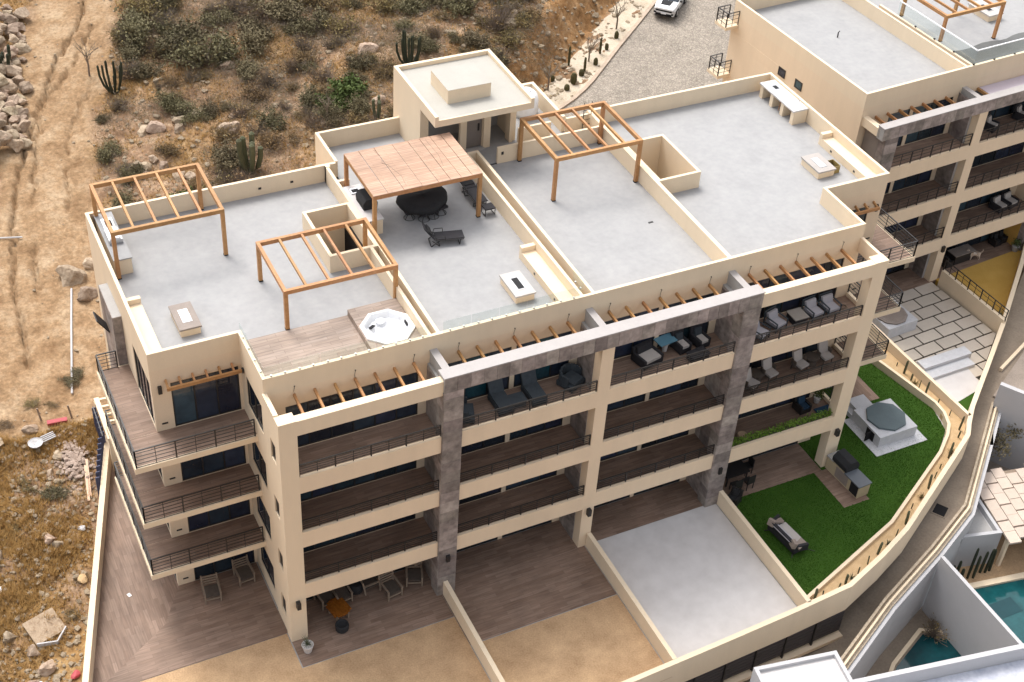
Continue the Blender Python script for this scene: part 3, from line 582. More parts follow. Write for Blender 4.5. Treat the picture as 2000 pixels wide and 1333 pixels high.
# partitions between the balconies
for x0, x1 in ((-7.7, -7.1), (-.30, .30), (7.1, 7.7)):
    p = B(x0, x1, -1.39, 0, 0, 12.75).build('partition', greyc, mb_)
    for k in range(4): stonetiles(p, 'y', -1.39, -.02, H*k, H*k+2.7, x0, -1, .95, 1.3, rnd, False)
for x in (-7.45, .0, 7.45): B(x-.15, x+.15, -1.5, 0, 12.76, 13.42).build('stone_fin', greyc, mb_)
# left end wall with two window openings per storey, open right end
for k in range(4):
    z0 = H*k; zt = z0+H if k < 3 else 13.4
    if k: zs, ze = z0+.7, z0+1.75
    else: zs, ze = z0+1.0, z0+2.1
    for a in ((-.7, 0, z0, zt), (-1.42, -.7, z0, zs), (-1.42, -.7, ze, zt)): wallp('end_wall', -14.92, -14.75, a[0], a[1], a[2], a[3], stucco_p)
    B(-14.86, -14.82, -1.42, -.7, zs, ze).build('window', metal, mb_)
wallp('end_beam', 14.75, 14.92, -1.42, 0, 12.6, 13.4, stucco)
for k in (1, 2, 3):
    wallp('end_kerb', 14.75, 14.92, -1.42, 0, H*k-.6, H*k+.2, stucco_p); railing(mb_, [(14.83, -1.4, H*k), (14.83, -.02, H*k)], 1.1, .3, 4, 1.4)
# balcony floors, fronts, rails
for k in (1, 2, 3):
    for i in range(4):
        xa, xb = COLS[i][1], COLS[i+1][0]; fa, fb = (-14.7, -7.72, -7.08, -.32, .32, 7.08, 7.72, 14.74)[2*i:2*i+2]
        f = B(xa, xb, -2.0, -1.85, H*k-.6, H*k+.33).build('balcony_front', stucco, mb_)
        wallp('balcony_slab', fa, fb, -1.85, 0, H*k-.3, H*k-.01, stucco); B(fa, fb, -1.85, 0, H*k-.01, H*k).build('balcony_floor', deckx, mb_)
        if k == 1 and i == 3: continue
        railing(mb_, [(xa+.02, -1.9, H*k), (xb-.02, -1.9, H*k)], .95, .42, 4, 1.55)
# roof beams and trellis
wallp('roof_beam', COLS[0][1], COLS[1][0], -2.0, -1.62, 12.6, 13.38); wallp('roof_beam', COLS[3][1], COLS[4][0], -2.0, -1.62, 12.6, 13.38); wallp('roof_beam', -14.95, -14.75, -1.42, 0, 13.4, 13.45)
sb = B(-7.83, 7.85, -2.08, -1.5, 12.78, 13.56).build('stone_beam', greyc, mb_); stonetiles(sb, 'x', -7.83, 7.85, 12.78, 13.56, -2.08, -1, .58, .78, rnd, False); stonetiles(sb, 'x', -6.93, -.3, 12.80, 13.5, -1.5, 1, .6, .7, rnd, False)
B(-7.87, 7.89, -2.12, -1.48, 13.56, 13.62).build('beam_cap', stonecap, mb_)
for x in (-7.45, .0, 7.45): B(x-.17, x+.17, -1.47, 0, 13.42, 13.45).build('fin_cap', stonecap, mb_)
for i, xs in enumerate((-13.6, -6.28, 1.05, 8.47)):
    for j in range(7):
        x = xs+.877*j; rf = MB().bar((x, 0, 12.95), (x-.06, -1.6, 12.95), .1, .14).build('rafter', woodp, mb_)
        if j in (0, 3, 6): MB().tube([(x, -.03, 13.02), (x-.03, -.05, 13.2), (x+.01, -.03, 13.33), (x+.02, -.06, 13.42)], .009, 5).build('cable', metal, rf); 
        if j in (0, 3, 6): B(x, x+.045, -.04, 0, 13.41, 13.435).build('hook', metal, rf)
# glass balustrades on the parapet
def glassrail(label, pts, h=.55, z=ZP, step=1.25):
    t = thing('glass_balustrade', label, 'glass railing', (pts[0][0], pts[0][1], z))
    o = Vector((pts[0][0], pts[0][1], z))
    for p, q in zip(pts, pts[1:]):
        p = Vector((*p, z)); q = Vector((*q, z)); k = max(1, round((q-p).length/step)); d = (q-p).normalized()
        for i in range(k):
            a = p.lerp(q, i/k)-o+d*.02; b2 = p.lerp(q, (i+1)/k)-o-d*.02
            MB().bar(a+Vector((0, 0, h/2)), b2+Vector((0, 0, h/2)), .016, h).build('glass_pane', glassm, t)
            for f in (.25, .75): MB().bar(a.lerp(b2, f)+Vector((0, 0, .0)), a.lerp(b2, f)+Vector((0, 0, .07)), .07).build('clip', steel, t)
    return t
glassrail('frameless glass railing on the parapet round the deck with the sunken whirlpool tub', [(-14.8, 3.2), (-14.8, .08), (-7.6, .08)])
glassrail('frameless glass railing on the front parapet of the terrace with the lounger', [(-7.0, .08), (-.45, .08)])
glassrail('short clear glass screen at the front end of the built-in bench, mid roof', [(-.2, .3), (-.2, 1.3)], .6)
# ------------------------------------------------------------------ built-in roof furniture
def bench(label, x0, x1, y0, y1, wallside):
    t = thing('built_in_bench', label, 'bench', ((x0+x1)/2, y0, ZR), 0, 'built-in roof benches'); w = x1-x0; l = y1-y0
    B(-w/2, w/2, 0, l, 0, .42).build('seat', stucco_p, t); B(-w/2, w/2, l, l+.22, 0, .68).build('end_arm', stucco_p, t)
    fx = -w/2 if wallside > 0 else w/2
    for yy in (.9, 2.9): B(fx-.004, fx+.004, yy, yy+.14, .12, .24).build('socket', metal, t)
bench('cream built-in bench along the left parapet by the fire pit on the left wing roof', -18.54, -17.92, 3.35, 7.2, -1)
bench('cream built-in bench against the party wall by the dark-topped fire pit, mid roof', -1.12, -.43, .17, 4.5, 1)
bench('cream built-in bench along the right parapet of the far right roof terrace', 17.9, 18.54, 3.9, 7.75, 1)
def firepit(label, x0, x1, y0, y1, burner, cov):
    t = thing('fire_pit', label, 'fire pit', ((x0+x1)/2, (y0+y1)/2, ZR), 0, 'roof fire pits'); w, l = x1-x0, y1-y0
    B(-w/2+.05, w/2-.05, -l/2+.06, l/2-.06, 0, .36).build('base', stucco_p, t); B(-w/2, w/2, -l/2, l/2, .36, .44).build('top', mat(label[:12], *cov) if isinstance(cov, tuple) else cov, t)
    B(-.2, .2, -.45, .45, .44, .455).build('burner_frame', steel, t); B(-.15, .15, -.40, .40, .455, .462).build('burner', burner, t); return t
fpg = mat('fire_pit_stone', (0.24, 0.20, 0.175), 0.6, 0.15, 2, 14, 0.1)
firepit('grey-brown topped fire pit with a white burner tray on the left wing roof', -16.93, -15.98, 4.78, 6.55, white, fpg)
firepit('pale topped fire pit with a dark burner slot on the mid roof terrace', -2.8, -1.8, 1.62, 3.35, blackf, mat('fire_pit_pale', (0.44, 0.41, 0.39), 0.6, 0.1, 2, 14, 0.1))
f3 = firepit('grey topped fire pit with an open side hatch on the far right roof', 15.85, 16.93, 5.1, 6.7, white, mat('fire_pit_grey', (0.36, 0.33, 0.31), 0.6, 0.1, 2, 14, 0.1))
hx = MB(); hx.box(.5, .52, -.62, .02, 0, .42).box(.52, .92, 0, .02, 0, .42).box(.52, .92, -.62, -.6, 0, .42).box(.9, .92, -.6, 0, 0, .42); hx.build('hatch_box', mat('brass_box', (0.30, 0.22, 0.08), 0.5), f3); B(.52, .9, -.6, 0, .0, .1).build('hatch_inside', dark, f3)
# kitchen counters
ct = thing('outdoor_kitchen_counter', 'white topped cream kitchen counter with a sink under the far left pergola', 'kitchen counter', (-17.95, 11.7, ZR), 0, 'roof kitchen counters')
B(-.4, .36, -1.72, 1.98, 0, .8).build('base', stucco_p, ct); B(-.42, .4, -1.75, 2.0, .8, .86).build('worktop', concrete, ct)
B(-.22, .28, .75, 1.55, .861, .87).build('sink_rim', steel, ct); B(-.1, .2, .85, 1.35, .87, .874).build('sink', blackf, ct); MB().cbox((.0, -.1, .98), (.6, .95, .24)).build('grill', steel, ct); MB().cbox((-.02, -.1, 1.13), (.5, .85, .06)).build('grill_lid', white, ct)
ct = thing('outdoor_kitchen_counter', 'cream kitchen counter under the boarded pergola, with a black covered grill', 'kitchen counter', (-6.68, 10.3, ZR), 0, 'roof kitchen counters')
B(-.36, .46, -1.55, 1.48, 0, .8).build('base', stucco_p, ct); B(-.38, .5, -1.58, 1.5, .8, .85).build('worktop', concw, ct); B(-.2, .3, .75, 1.2, .851, .9).build('sink', steel, ct); B(-.12, .22, .83, 1.1, .9, .903).build('sink_bowl', blackf, ct)
gc = MB(); a = [(-.33, .0), (-.36, .35), (-.2, .55), (.2, .55), (.36, .35), (.33, .0)]
gc.add([(x, -.5, z) for x, z in a]+[(x, .5, z) for x, z in a], [tuple(range(6))[::-1], tuple(range(6, 12))]+[(i, (i+1) % 6, 6+(i+1) % 6, 6+i) for i in range(6)][::1])
o = gc.build('grill_cover', blackf); o.location = (-6.5, 10.1, ZR+.852); tag(o, 'black covered grill on the kitchen counter under the boarded pergola', 'grill')
ct = thing('outdoor_kitchen_counter', 'white counter on four cream piers at the back corner of the far right roof', 'kitchen counter', (18.02, 11.65, ZR), 0, 'roof kitchen counters')
B(-.44, .52, -1.62, 1.62, .76, .84).build('worktop', concw, ct)
for yy in (-1.5, -.55, .45, 1.42): B(-.38, .5, yy-.12, yy+.14, 0, .76).build('pier', stucco_p, ct)
B(-.1, .3, .6, 1.35, .841, .85).build('sink', steel, ct); B(-.02, .22, .7, 1.05, .85, .853).build('sink_bowl', blackf, ct); MB().tube([(.4, -.9, .84), (.4, -.9, 1.0), (.25, -.9, 1.0)], .02).build('tap', steel, ct); MB().tube([(-.3, -.2, .1), (-.25, -.2, .76)], .02).build('pipe', mat('copper', (.4, .2, .1), .4), ct)
# plunge pool deck
st_ = thing('raised_deck', 'wooden roof deck with a raised step round the white whirlpool tub', 'deck', (-8.75, 1.88, ZR))
B(-5.98, -1.17, -1.73, 1.74, 0, .05).build('deck_boards', decka, st_)
cx, cy, rr = -8.76, 1.87, 1.18
stp = MB(); stp.box(-1.16, -1.10, -1.73, 1.76, 0, .34).box(1.09, 1.1, -1.73, 1.76, 0, .34).box(-1.1, 1.09, 1.08, 1.76, 0, .34).box(-1.1, 1.09, -1.73, -1.08, 0, .34)
for sx in (-1, 1):
    for sy in (-1, 1): stp.prism([(sx*1.1, sy*1.08), (sx*.42, sy*1.08), (sx*1.1, sy*.42)], 0, .34)
stp.build('step', decka, st_)
tub = thing('hot_tub', 'white octagonal whirlpool tub set into the roof deck', 'hot tub', (cx, cy, ZR+.0))
def octa(r, z, flat=False): return [(r*math.cos(PI/8+i*PI/4), r*math.sin(PI/8+i*PI/4), z) for i in range(8)]
tm = MB(); rings = [octa(1.19, .30), octa(1.19, .42), octa(1.13, .45), octa(1.03, .44), octa(.99, .36), octa(.92, .16), octa(.72, .13), octa(.60, .02), octa(.1, .01)]
vs = [p for r_ in rings for p in r_]; fs = [(i*8+j, i*8+(j+1) % 8, (i+1)*8+(j+1) % 8, (i+1)*8+j) for i in range(8) for j in range(8)]; fs.append(tuple(range(64, 72)))
tm.add(vs, fs).build('shell', white, tub)
MB().cbox((-.02, -.66, .2), (.85, .3, .1)).build('seat', white, tub); MB().cbox((.62, -.2, .17), (.3, .75, .12)).build('seat', white, tub); MB().lathe([(.2, 0), (.22, .08), (.1, .12), (.02, .13)], 14, (-.05, .72, .14)).build('seat', white, tub)
MB().cbox((-.55, .42, .22), (.26, .16, .05), .5, -.3).build('headrest', blackf, tub); MB().cbox((.87, .05, .3), (.05, .3, .14)).build('headrest', blackf, tub)
for x, y in ((.0, .1), (.2, -.05), (-.1, -.55), (-.7, -.3), (.75, .5)): MB().lathe([(.035, 0), (.03, .02)], 8, (x, y, .17 if abs(x) < .3 and y > -.3 else .26)).build('jet', steel, tub)
# ------------------------------------------------------------------ pergolas
def pergola(label, x0, x1, y0, y1, ztop, zb=ZR, nr=4, parent_rot=None, legs=None, z0s=None):
    t = thing('pergola', label, 'pergola', ((x0+x1)/2, (y0+y1)/2, zb), 0, 'timber pergolas on the roofs'); w, l, h = (x1-x0)/2, (y1-y0)/2, ztop-zb; s = .17
    for i, (sx, sy) in enumerate(((-1,-1),(1,-1),(1,1),(-1,1))):
        zz = z0s[i] if z0s else 0
        B(sx*w-(s if sx > 0 else 0), sx*w+(s if sx < 0 else 0), sy*l-(s if sy > 0 else 0), sy*l+(s if sy < 0 else 0), zz+.06, h-.2).build('post', woodp, t)
        B(sx*w-(s+.01 if sx > 0 else -.0), sx*w+(s+.01 if sx < 0 else -.0), sy*l-(s+.01 if sy > 0 else -.0), sy*l+(s+.01 if sy < 0 else -.0), zz, zz+.06).build('post_base', dark, t)
    B(-w, w, -l, -l+.15, h-.2, h).build('beam', woodp, t); B(-w, w, l-.15, l, h-.2, h).build('beam', woodp, t)
    B(-w, -w+.15, -l+.15, l-.15, h-.2, h).build('beam', woodp, t); B(w-.15, w, -l+.15, l-.15, h-.2, h).build('beam', woodp, t)
    for i in range(nr):
        x = -w+2*w*(i+1)/(nr+1); B(x-.05, x+.05, -l+.15, l-.15, h-.15, h-.01).build('rafter', woodp, t)
    return t
pergola('open timber pergola with four rafters on the far left roof corner', -18.35, -13.35, 9.68, 13.7, 15.79)
pergola('open timber pergola beside the whirlpool deck, standing over the stairwell corner', -12.68, -7.55, 3.65, 7.45, 15.35)
pergola('open timber pergola in front of the stair tower on the third roof terrace', 2.38, 7.15, 8.2, 12.15, 15.72)
pc = pergola('pergola with a closed pale board roof over the covered dining table', -6.86, -1.42, 8.3, 12.1, 15.72, nr=0)
xs = [-2.72, -2.0, -1.22, -.3, .5, 1.1, 1.65, 2.2, 2.72]
for i in range(8):
    B(xs[i]+.012, xs[i+1]-.012, -1.9, 1.9, 2.474, 2.495+.006*(i % 3)).build('roof_panel', boardm, pc)
def cable(pts): MB().tube(pts, .008, 5).build('cable', woodgrey, pc)
cable([(-1.3, 1.7, 2.51), (-1.2, .9, 2.51), (-1.35, .5, 2.51), (-1.15, .3, 2.51), (-.9, -.8, 2.51), (-1.0, -1.6, 2.51)]); cable([(1.35, 1.7, 2.51), (1.4, .2, 2.51), (1.25, -.7, 2.51)])
# ------------------------------------------------------------------ furniture kit
def lounger(label, loc, rz, flat=False, grp='dark sun loungers on the roof'):
    t = thing('sun_lounger', label, 'sun lounger', loc, rz, grp); w = .33
    f = MB(); 
    for s in (-1, 1):
        f.tube([(s*w, -1.0, .3), (s*w, .35, .32)], .025); f.tube([(s*w, -.85, .3), (s*w, -.8, 0)], .025); f.tube([(s*w, .55, 0), (s*w, .1, .32)], .025)
        f.tube([(s*w, .15, 0), (s*w, .5, .32)], .02); f.tube([(s*(w+.02), .35, .32), (s*(w+.02), .3, .52), (s*(w+.02), -.1, .52), (s*(w+.02), -.12, .32)], .02)
    f.tube([(-w, .55, .02), (w, .55, .02)], .02); f.tube([(-w, -.8, .02), (w, -.8, .02)], .02); f.tube([(-w, .15, .02), (w, .15, .02)], .02); f.build('frame', metal, t)
    MB().cbox((0, -.35, .34), (.6, 1.35, .04)).build('seat', wicker, t)
    (MB().cbox((0, .62, .36), (.6, .75, .04)) if flat else MB().cbox((0, .62, .66), (.6, .85, .04), 0, .92)).build('backrest', wicker, t)
    MB().cbox((0, .62, .4) if flat else (0, .6, .74), (.6, .3, .05), 0, 0 if flat else .92).build('pillow', blackf, t)
    return t
lounger('dark sun lounger with raised back standing alone on the mid roof terrace', (-3.95, 7.15, ZR), R(78))
lounger('dark flat sun lounger along the party wall beside the boarded pergola', (-1.05, 10.0, ZR), R(0), True)
t = thing('side_table', 'small dark wicker side table at the foot of the flat lounger', 'side table', (-.95, 8.45, ZR)); B(-.27, .27, -.24, .24, .36, .42).build('table_top', wicker, t)
for s in (-1, 1):
    MB().tube([(s*.25, -.22, .36), (s*.25, -.22, .03), (s*.25, .22, .03), (s*.25, .22, .36)], .022).build('leg', metal, t)
# covered table and stools
tb = thing('covered_dining_table', 'large rounded dining table under a black rain cover below the boarded pergola', 'table', (-3.78, 9.85, ZR), R(5))
cv = MB(); prof = [(1.22, .42), (1.28, .62), (1.2, .80), (.9, .86), (.3, .9), (.05, .9)]; N = 20; vs = []
for r_, z in prof:
    for j in range(N):
        a = 2*PI*j/N; q = r_*(1+.05*math.sin(3*a+1)+.03*math.sin(7*a)); vs.append((q*math.cos(a), q*.82*math.sin(a), z+.05*math.sin(5*a)*(z < .6)+(.05*math.cos(2*a) if z > .8 else 0)))
fs = [(i*N+j, i*N+(j+1) % N, (i+1)*N+(j+1) % N, (i+1)*N+j) for i in range(len(prof)-1) for j in range(N)]; fs.append(tuple(range((len(prof)-1)*N, len(prof)*N))); fs.append(tuple(range(N))[::-1])
cv.add(vs, fs).build('cover', blackf, tb, True); MB().lathe([(.5, 0), (.5, .04), (.1, .06), (.1, .45)], 14).build('base', metal, tb)
def stool(loc, label):
    t = thing('swivel_chair', label, 'chair', loc, 0, 'dark swivel chairs under the covered table')
    m = MB()
    for k in range(4): a = k*PI/2+.4; m.tube([(.28*math.cos(a), .28*math.sin(a), 0), (.2*math.cos(a), .2*math.sin(a), .12), (.05*math.cos(a), .05*math.sin(a), .3)], .018)
    m.tube([(.27*math.cos(k*PI/6), .27*math.sin(k*PI/6), .02) for k in range(13)], .014, 5); m.build('base', metal, t); MB().cbox((0, 0, .4), (.5, .5, .1)).build('seat', wicker, t); return t
s0 = stool((-4.6, 9.45, ZR), 'dark wire base chair under the left of the black table cover')
dup(s0, (-4.0, 9.1, ZR), .5, 'dark wire base chair under the middle front of the black table cover'); dup(s0, (-3.05, 9.3, ZR), .2, 'dark wire base chair under the right of the black table cover'); dup(s0, (-3.5, 9.15, ZR), 1.1, 'half hidden wire base chair behind the front chair under the black cover')
# white water tank and ladder behind the tower
tk = thing('water_tank', 'round white water tank beside the stair tower', 'water tank', (4.75, 16.05, ZR)); MB().lathe([(.62, 0), (.66, .3), (.66, .9), (.58, 1.2), (.4, 1.38), (.25, 1.42)], 24).build('tank_body', white, tk, True); MB().lathe([(.25, 1.42), (.25, 1.48), (.05, 1.5)], 16).build('lid', white, tk)
ld = thing('ladder', 'black metal ladder on the wall behind the tower-side pergola', 'ladder', (7.0, 13.45, ZR))
for s in (-.22, .22): MB().tube([(s, 0, -.1), (s, 0, 1.7)], .022).build('rail', metal, ld)
for i in range(6): MB().tube([(-.22, 0, .1+.28*i), (.22, 0, .1+.28*i)], .015).build('rung', metal, ld)
# small fixtures
def fixture(name, label, cat, box, m=metal, grp=None): o = B(*box).build(name, m); return tag(o, label, cat, grp)
for i, (x, y0) in enumerate(((-10.6, 13.74), (-9.0, 13.74))): fixture('wall_socket', 'dark socket on the inside of the rear parapet, ' + ('left one' if i == 0 else 'right one'), 'socket', (x, x+.14, y0-.03, y0, ZR+.35, ZR+.45), metal, 'sockets on the rear parapet')
fixture('wall_socket', 'dark socket on the free end of the low wall by the stair tower', 'socket', (1.5, 1.62, 12.17, 12.2, ZR+.5, ZR+.66))
fixture('roof_drain', 'small dark drain on the third roof terrace near the right party wall', 'drain', (5.9, 6.15, 4.9, 5.0, ZR+.001, ZR+.02))
# ------------------------------------------------------------------ balcony furniture
def armchair(name, label, loc, rz, body, cush, w=.8, d=.8, hb=.75, arm=.55, cat='armchair', grp=None, curved=False, bcush=None):
    t = thing(name, label, cat, loc, rz, grp)
    b_ = MB(); b_.box(-w/2, w/2, -d/2, d/2, .05, .30)
    if curved:
        for i in range(9):
            a = PI*(i/8)*1.1-.05*PI; b_.cbox((w*.5*math.cos(a), w*.42*math.sin(a)+.05, .3+.17+.08*math.sin(a)), (.09, .32, .5), a)
    else:
        b_.box(-w/2, -w/2+.12, -d/2, d/2, .3, arm).box(w/2-.12, w/2, -d/2, d/2, .3, arm).cbox((0, d/2-.06, .3+(hb-.3)/2), (w, .12, hb-.3), 0, -.15)
    b_.build('frame', body, t)
    MB().cbox((0, -.06, .37), (w-.27, d-.16, .14)).build('seat_cushion', cush, t)
    if not curved: MB().cbox((0, d/2-.2, .58), (w-.28, .12, .42), 0, -.25).build('back_cushion', bcush or cush, t)
    for sx in (-1, 1):
        for sy in (-1, 1): MB().cbox((sx*(w/2-.05), sy*(d/2-.05), .03), (.06, .06, .06)).build('leg', metal, t)
    return t
def chaise(label, loc, rz):
    t = thing('lounge_chair', label, 'lounge chair', loc, rz, 'slate lounge chairs'); B(-.36, .36, -.75, .5, .08, .34).build('base', wickerg, t); B(-.34, .34, -.72, .35, .34, .45).build('cushion', wickerg, t)
    MB().cbox((0, .48, .62), (.7, .14, .75), 0, -.5).build('backrest', wickerg, t); 
    for sx in (-1, 1):
        for sy in (-.68, .42): B(sx*.33-.03, sx*.33+.03, sy-.03, sy+.03, 0, .08).build('leg', metal, t)
    return t
def boxtable(label, loc, w, d, h, m, rz=0, top=None):
    t = thing('low_table', label, 'table', loc, rz); B(-w/2+.04, w/2-.04, -d/2+.04, d/2-.04, 0, h-.05).build('base', m, t); B(-w/2, w/2, -d/2, d/2, h-.05, h).build('table_top', top or m, t); return t
F3, F2, F1 = 9.9, 6.6, 3.3
c0 = chaise('slate lounge chair left of the square table on the top stone-framed balcony', (-4.5, -.72, F3), 0)
dup(c0, (-2.88, -.75, F3), 0, 'slate lounge chair right of the square table on the top stone-framed balcony')
boxtable('square slate table between two lounge chairs on the top balcony', (-3.78, -1.0, F3), .72, .62, .38, wickerg)
armchair('barrel_chair', 'slate barrel chair by the stone partition on the top stone-framed balcony', (-.95, -.72, F3), R(25), wickerg, wickerg, 1.0, .9, curved=True)
armchair('barrel_chair', 'slate chair half hidden behind the left stone column, top balcony', (-6.3, -.85, F3), R(70), wickerg, wickerg, 1.0, .9, curved=True)
armchair('wicker_sofa', 'dark wicker sofa chair with one pale cushion, left on the third top balcony', (3.05, -.62, F3), R(12), wicker, cushl, 1.15, .95, .75, .5, cat='sofa', bcush=wicker)
t = thing('glass_table', 'pale table with a blue glass top by the balcony window', 'table', (4.2, -.28, F3), R(8)); MB().lathe([(.12, 0), (.14, .35), (.3, .62)], 12).build('base', potm, t); B(-.5, .45, -.3, .32, .62, .67).build('table_top', mat('blue_glass', (.12, .25, .33), .08, .1), t)
for x, lab in ((4.95, 'tall dark wicker chair with a pale seat beside the blue glass table'), (5.98, 'tall dark wicker chair with a pale seat nearest the right stone column')): armchair('wicker_chair', lab, (x, -.45, F3), R(8), wicker, cushl, .66, .8, .95, .5, cat='chair', grp='dark wicker chairs on the third top balcony', bcush=wickerg)
boxtable('low black wicker table in front of the tall wicker chairs', (5.35, -1.35, F3), 1.0, .6, .36, wicker, R(8))
def slatchair(label, loc, rz):
    t = thing('lounge_chair', label, 'armchair', loc, rz, 'dark framed armchairs on the right top balcony'); w = .74; f = MB()
    for s in (-1, 1): f.bar((s*w/2, -.38, .0), (s*w/2, -.38, .55), .05).bar((s*w/2, .4, 0), (s*w/2, .45, .82), .05).bar((s*w/2, -.4, .55), (s*w/2, .42, .58), .06, .04).bar((s*w/2, -.38, .26), (s*w/2, .4, .24), .04)
    for i in range(4): f.bar((-w/2, .44+.02*i*.3, .46+.11*i), (w/2, .44+.02*i*.3, .46+.11*i), .03, .07)
    f.bar((-w/2, -.38, .26), (w/2, -.38, .26), .04); f.build('frame', wickerg, t); MB().cbox((0, -.02, .33), (.64, .74, .14)).build('seat_cushion', cushg, t); MB().cbox((0, .27, .56), (.62, .14, .42), 0, -.35).build('back_cushion', cushg, t); return t
s_ = slatchair('grey cushioned dark armchair just left of the stone topped table, right top balcony', (10.05, -.75, F3), R(15))
dup(s_, (12.25, -.72, F3), R(8), 'grey cushioned dark armchair just right of the stone topped table, right top balcony')
dup(s_, (13.2, -.72, F3), R(4), 'rightmost grey cushioned dark armchair on the right top balcony'); dup(s_, (8.85, -1.1, F3), R(25), 'grey cushioned armchair partly behind the right stone column, top balcony')
boxtable('square stone topped table among the grey armchairs on the right top balcony', (11.3, -.75, F3), .8, .8, .42, wicker, 0, mat('table_stone', (.30, .27, .24), .7, .1))
hp = MB().tube([(.2*math.cos(k*PI/8), .2*math.sin(k*PI/8), 0) for k in range(17)], .016, 5).tube([(.16*math.cos(k*PI/8)+.03, .16*math.sin(k*PI/8), .03) for k in range(17)], .016, 5).build('hose', woodgrey); hp.location = (14.05, -.75, F3+.02); tag(hp, 'coiled hose on the floor at the right end of the top balcony', 'hose')
def wchair(label, loc, rz):
    t = thing('wicker_armchair', label, 'armchair', loc, rz, 'pale armchairs on the right second balcony'); b_ = MB(); b_.box(-.3, .3, -.3, .32, .3, .38)
    for i in range(7): a = PI*i/6; b_.cbox((.36*math.cos(a), .08+.3*math.sin(a), .5), (.06, .22, .34), a)
    for sx in (-1, 1):
        for sy in (-1, 1): b_.bar((sx*.27, sy*.27, 0), (sx*.27, sy*.27, .3), .04)
    b_.build('frame', wickert, t); MB().cbox((0, -.05, .43), (.56, .6, .12)).build('seat_cushion', cushl, t); MB().cbox((0, .27, .72), (.56, .13, .66), 0, -.3).build('back_cushion', cushl, t); return t
w_ = wchair('pale cushioned wicker armchair third from the right on the balcony with round tables', (10.3, -.82, F2), R(10))
dup(w_, (12.1, -.85, F2), R(12), 'pale cushioned wicker armchair left of the right round table'); dup(w_, (13.65, -.78, F2), R(5), 'pale cushioned wicker armchair at the right end, second balcony'); dup(w_, (9.0, -1.15, F2), R(25), 'pale wicker armchair mostly behind the right stone column, second balcony')
for x, lab in ((9.62, 'round brown wicker table by the stone column, second balcony'), (12.92, 'round brown wicker table between the two right armchairs')):
    t = thing('round_table', lab, 'table', (x, -.7, F2), 0, 'round wicker tables on the second balcony'); MB().lathe([(.3, 0), (.24, .25), (.34, .44)], 18).build('base', wickert, t); MB().lathe([(.37, .44), (.37, .48), (.05, .485)], 18).build('table_top', wickert, t)
# first floor balcony on the right: clipped hedge, blue chair, basket
random.seed(8)
hm = MB()
for i in range(2600):
    x, y, z = random.uniform(7.9, 14.15), random.uniform(-1.83, -1.55), random.uniform(.0, .62); d = Vector((random.gauss(0, 1), random.gauss(0, 1), random.gauss(0, 1))).normalized(); e = d.orthogonal().normalized()
    p = Vector((x, y+.04*random.gauss(0, 1), F1+z)); hm.add([p-d*.05, p+e*.035, p+d*.05, p-e*.035], [(0, 1, 2, 3)])
hh = thing('hedge', 'strip of bright green hedge along the rail of the first floor right balcony', 'hedge', (0, 0, 0)); stuff(hm.build('leaves', hedgem, hh)); B(7.9, 14.15, -1.84, -1.6, F1+.003, F1+.28).build('trough', wickert, hh)
armchair('blue_chair', 'blue upholstered chair on the balcony with the green hedge', (13.15, -.6, F1), R(5), metal, mat('blue_fabric', (.015, .04, .075), .9), .7, .7, .9, .5, cat='chair')
bk = MB().lathe([(.2, 0), (.28, .2), (.24, .3)], 14).build('basket', mat('straw', (.42, .30, .2), .9)); bk.location = (9.1, -1.25, F1+.002); tag(bk, 'round pale basket at the left end of the balcony with the green hedge', 'basket')
pt = thing('potted_plant', 'leafy potted plant at the back of the balcony with the green hedge', 'plant', (14.25, -.4, F1))
MB().lathe([(.14, 0), (.2, .35)], 12).build('pot', potm, pt); lm = MB()
for i in range(160):
    a = random.uniform(0, 6.3); p = Vector((.35*math.cos(a)*random.random(), .35*math.sin(a)*random.random(), .4+random.random()*.6)); d = Vector((random.gauss(0, 1), random.gauss(0, 1), .6)).normalized(); e = d.orthogonal().normalized(); lm.add([p-d*.08, p+e*.03, p+d*.1, p-e*.03], [(0, 1, 2, 3)])
lm.build('foliage', leafg, pt)
bm2 = MB().cbox((0, 0, 0), (.9, .5, .04)).build('blue_mat', mat('blue_mat', (.015, .05, .10), .9)); bm2.location = (14.2, -1.1, F1+.05); tag(bm2, 'dark blue mat on the floor by the hedge at the right end', 'mat')
# ground floor furniture, left bays
def slatted(label, loc, rz):
    t = thing('slatted_chair', label, 'chair', loc, rz, 'weathered slatted wooden chairs'); w = .72
    for sx in (-1, 1):
        MB().bar((sx*w/2, -.4, 0), (sx*w/2, -.4, .58), .07).build('leg', woodgrey, t); MB().bar((sx*w/2, .38, 0), (sx*w/2, .52, .92), .07).build('leg', woodgrey, t); MB().bar((sx*w/2, -.45, .6), (sx*w/2, .46, .6), .09, .04).build('armrest', woodgrey, t)
    for i in range(4): y = .40+.03*i; MB().bar((-w/2, y, .46+.13*i), (w/2, y, .46+.13*i), .03, .08).build('slat', woodgrey, t)
    MB().bar((-w/2, -.4, .24), (w/2, -.4, .24), .05, .07).build('rail', woodgrey, t); B(-w/2+.03, w/2-.03, -.38, .36, .34, .37).build('seat', wickert, t); return t
g0 = slatted('slatted wooden chair facing out below the left wing, nearer the terrace edge', (-17.45, 2.0, 0), R(-6))
dup(g0, (-15.75, 2.45, 0), R(3), 'slatted wooden chair below the left wing beside the white corner wall'); dup(g0, (-9.75, -1.05, 0), R(8), 'slatted wooden chair in the open between the fire table and the stone column')
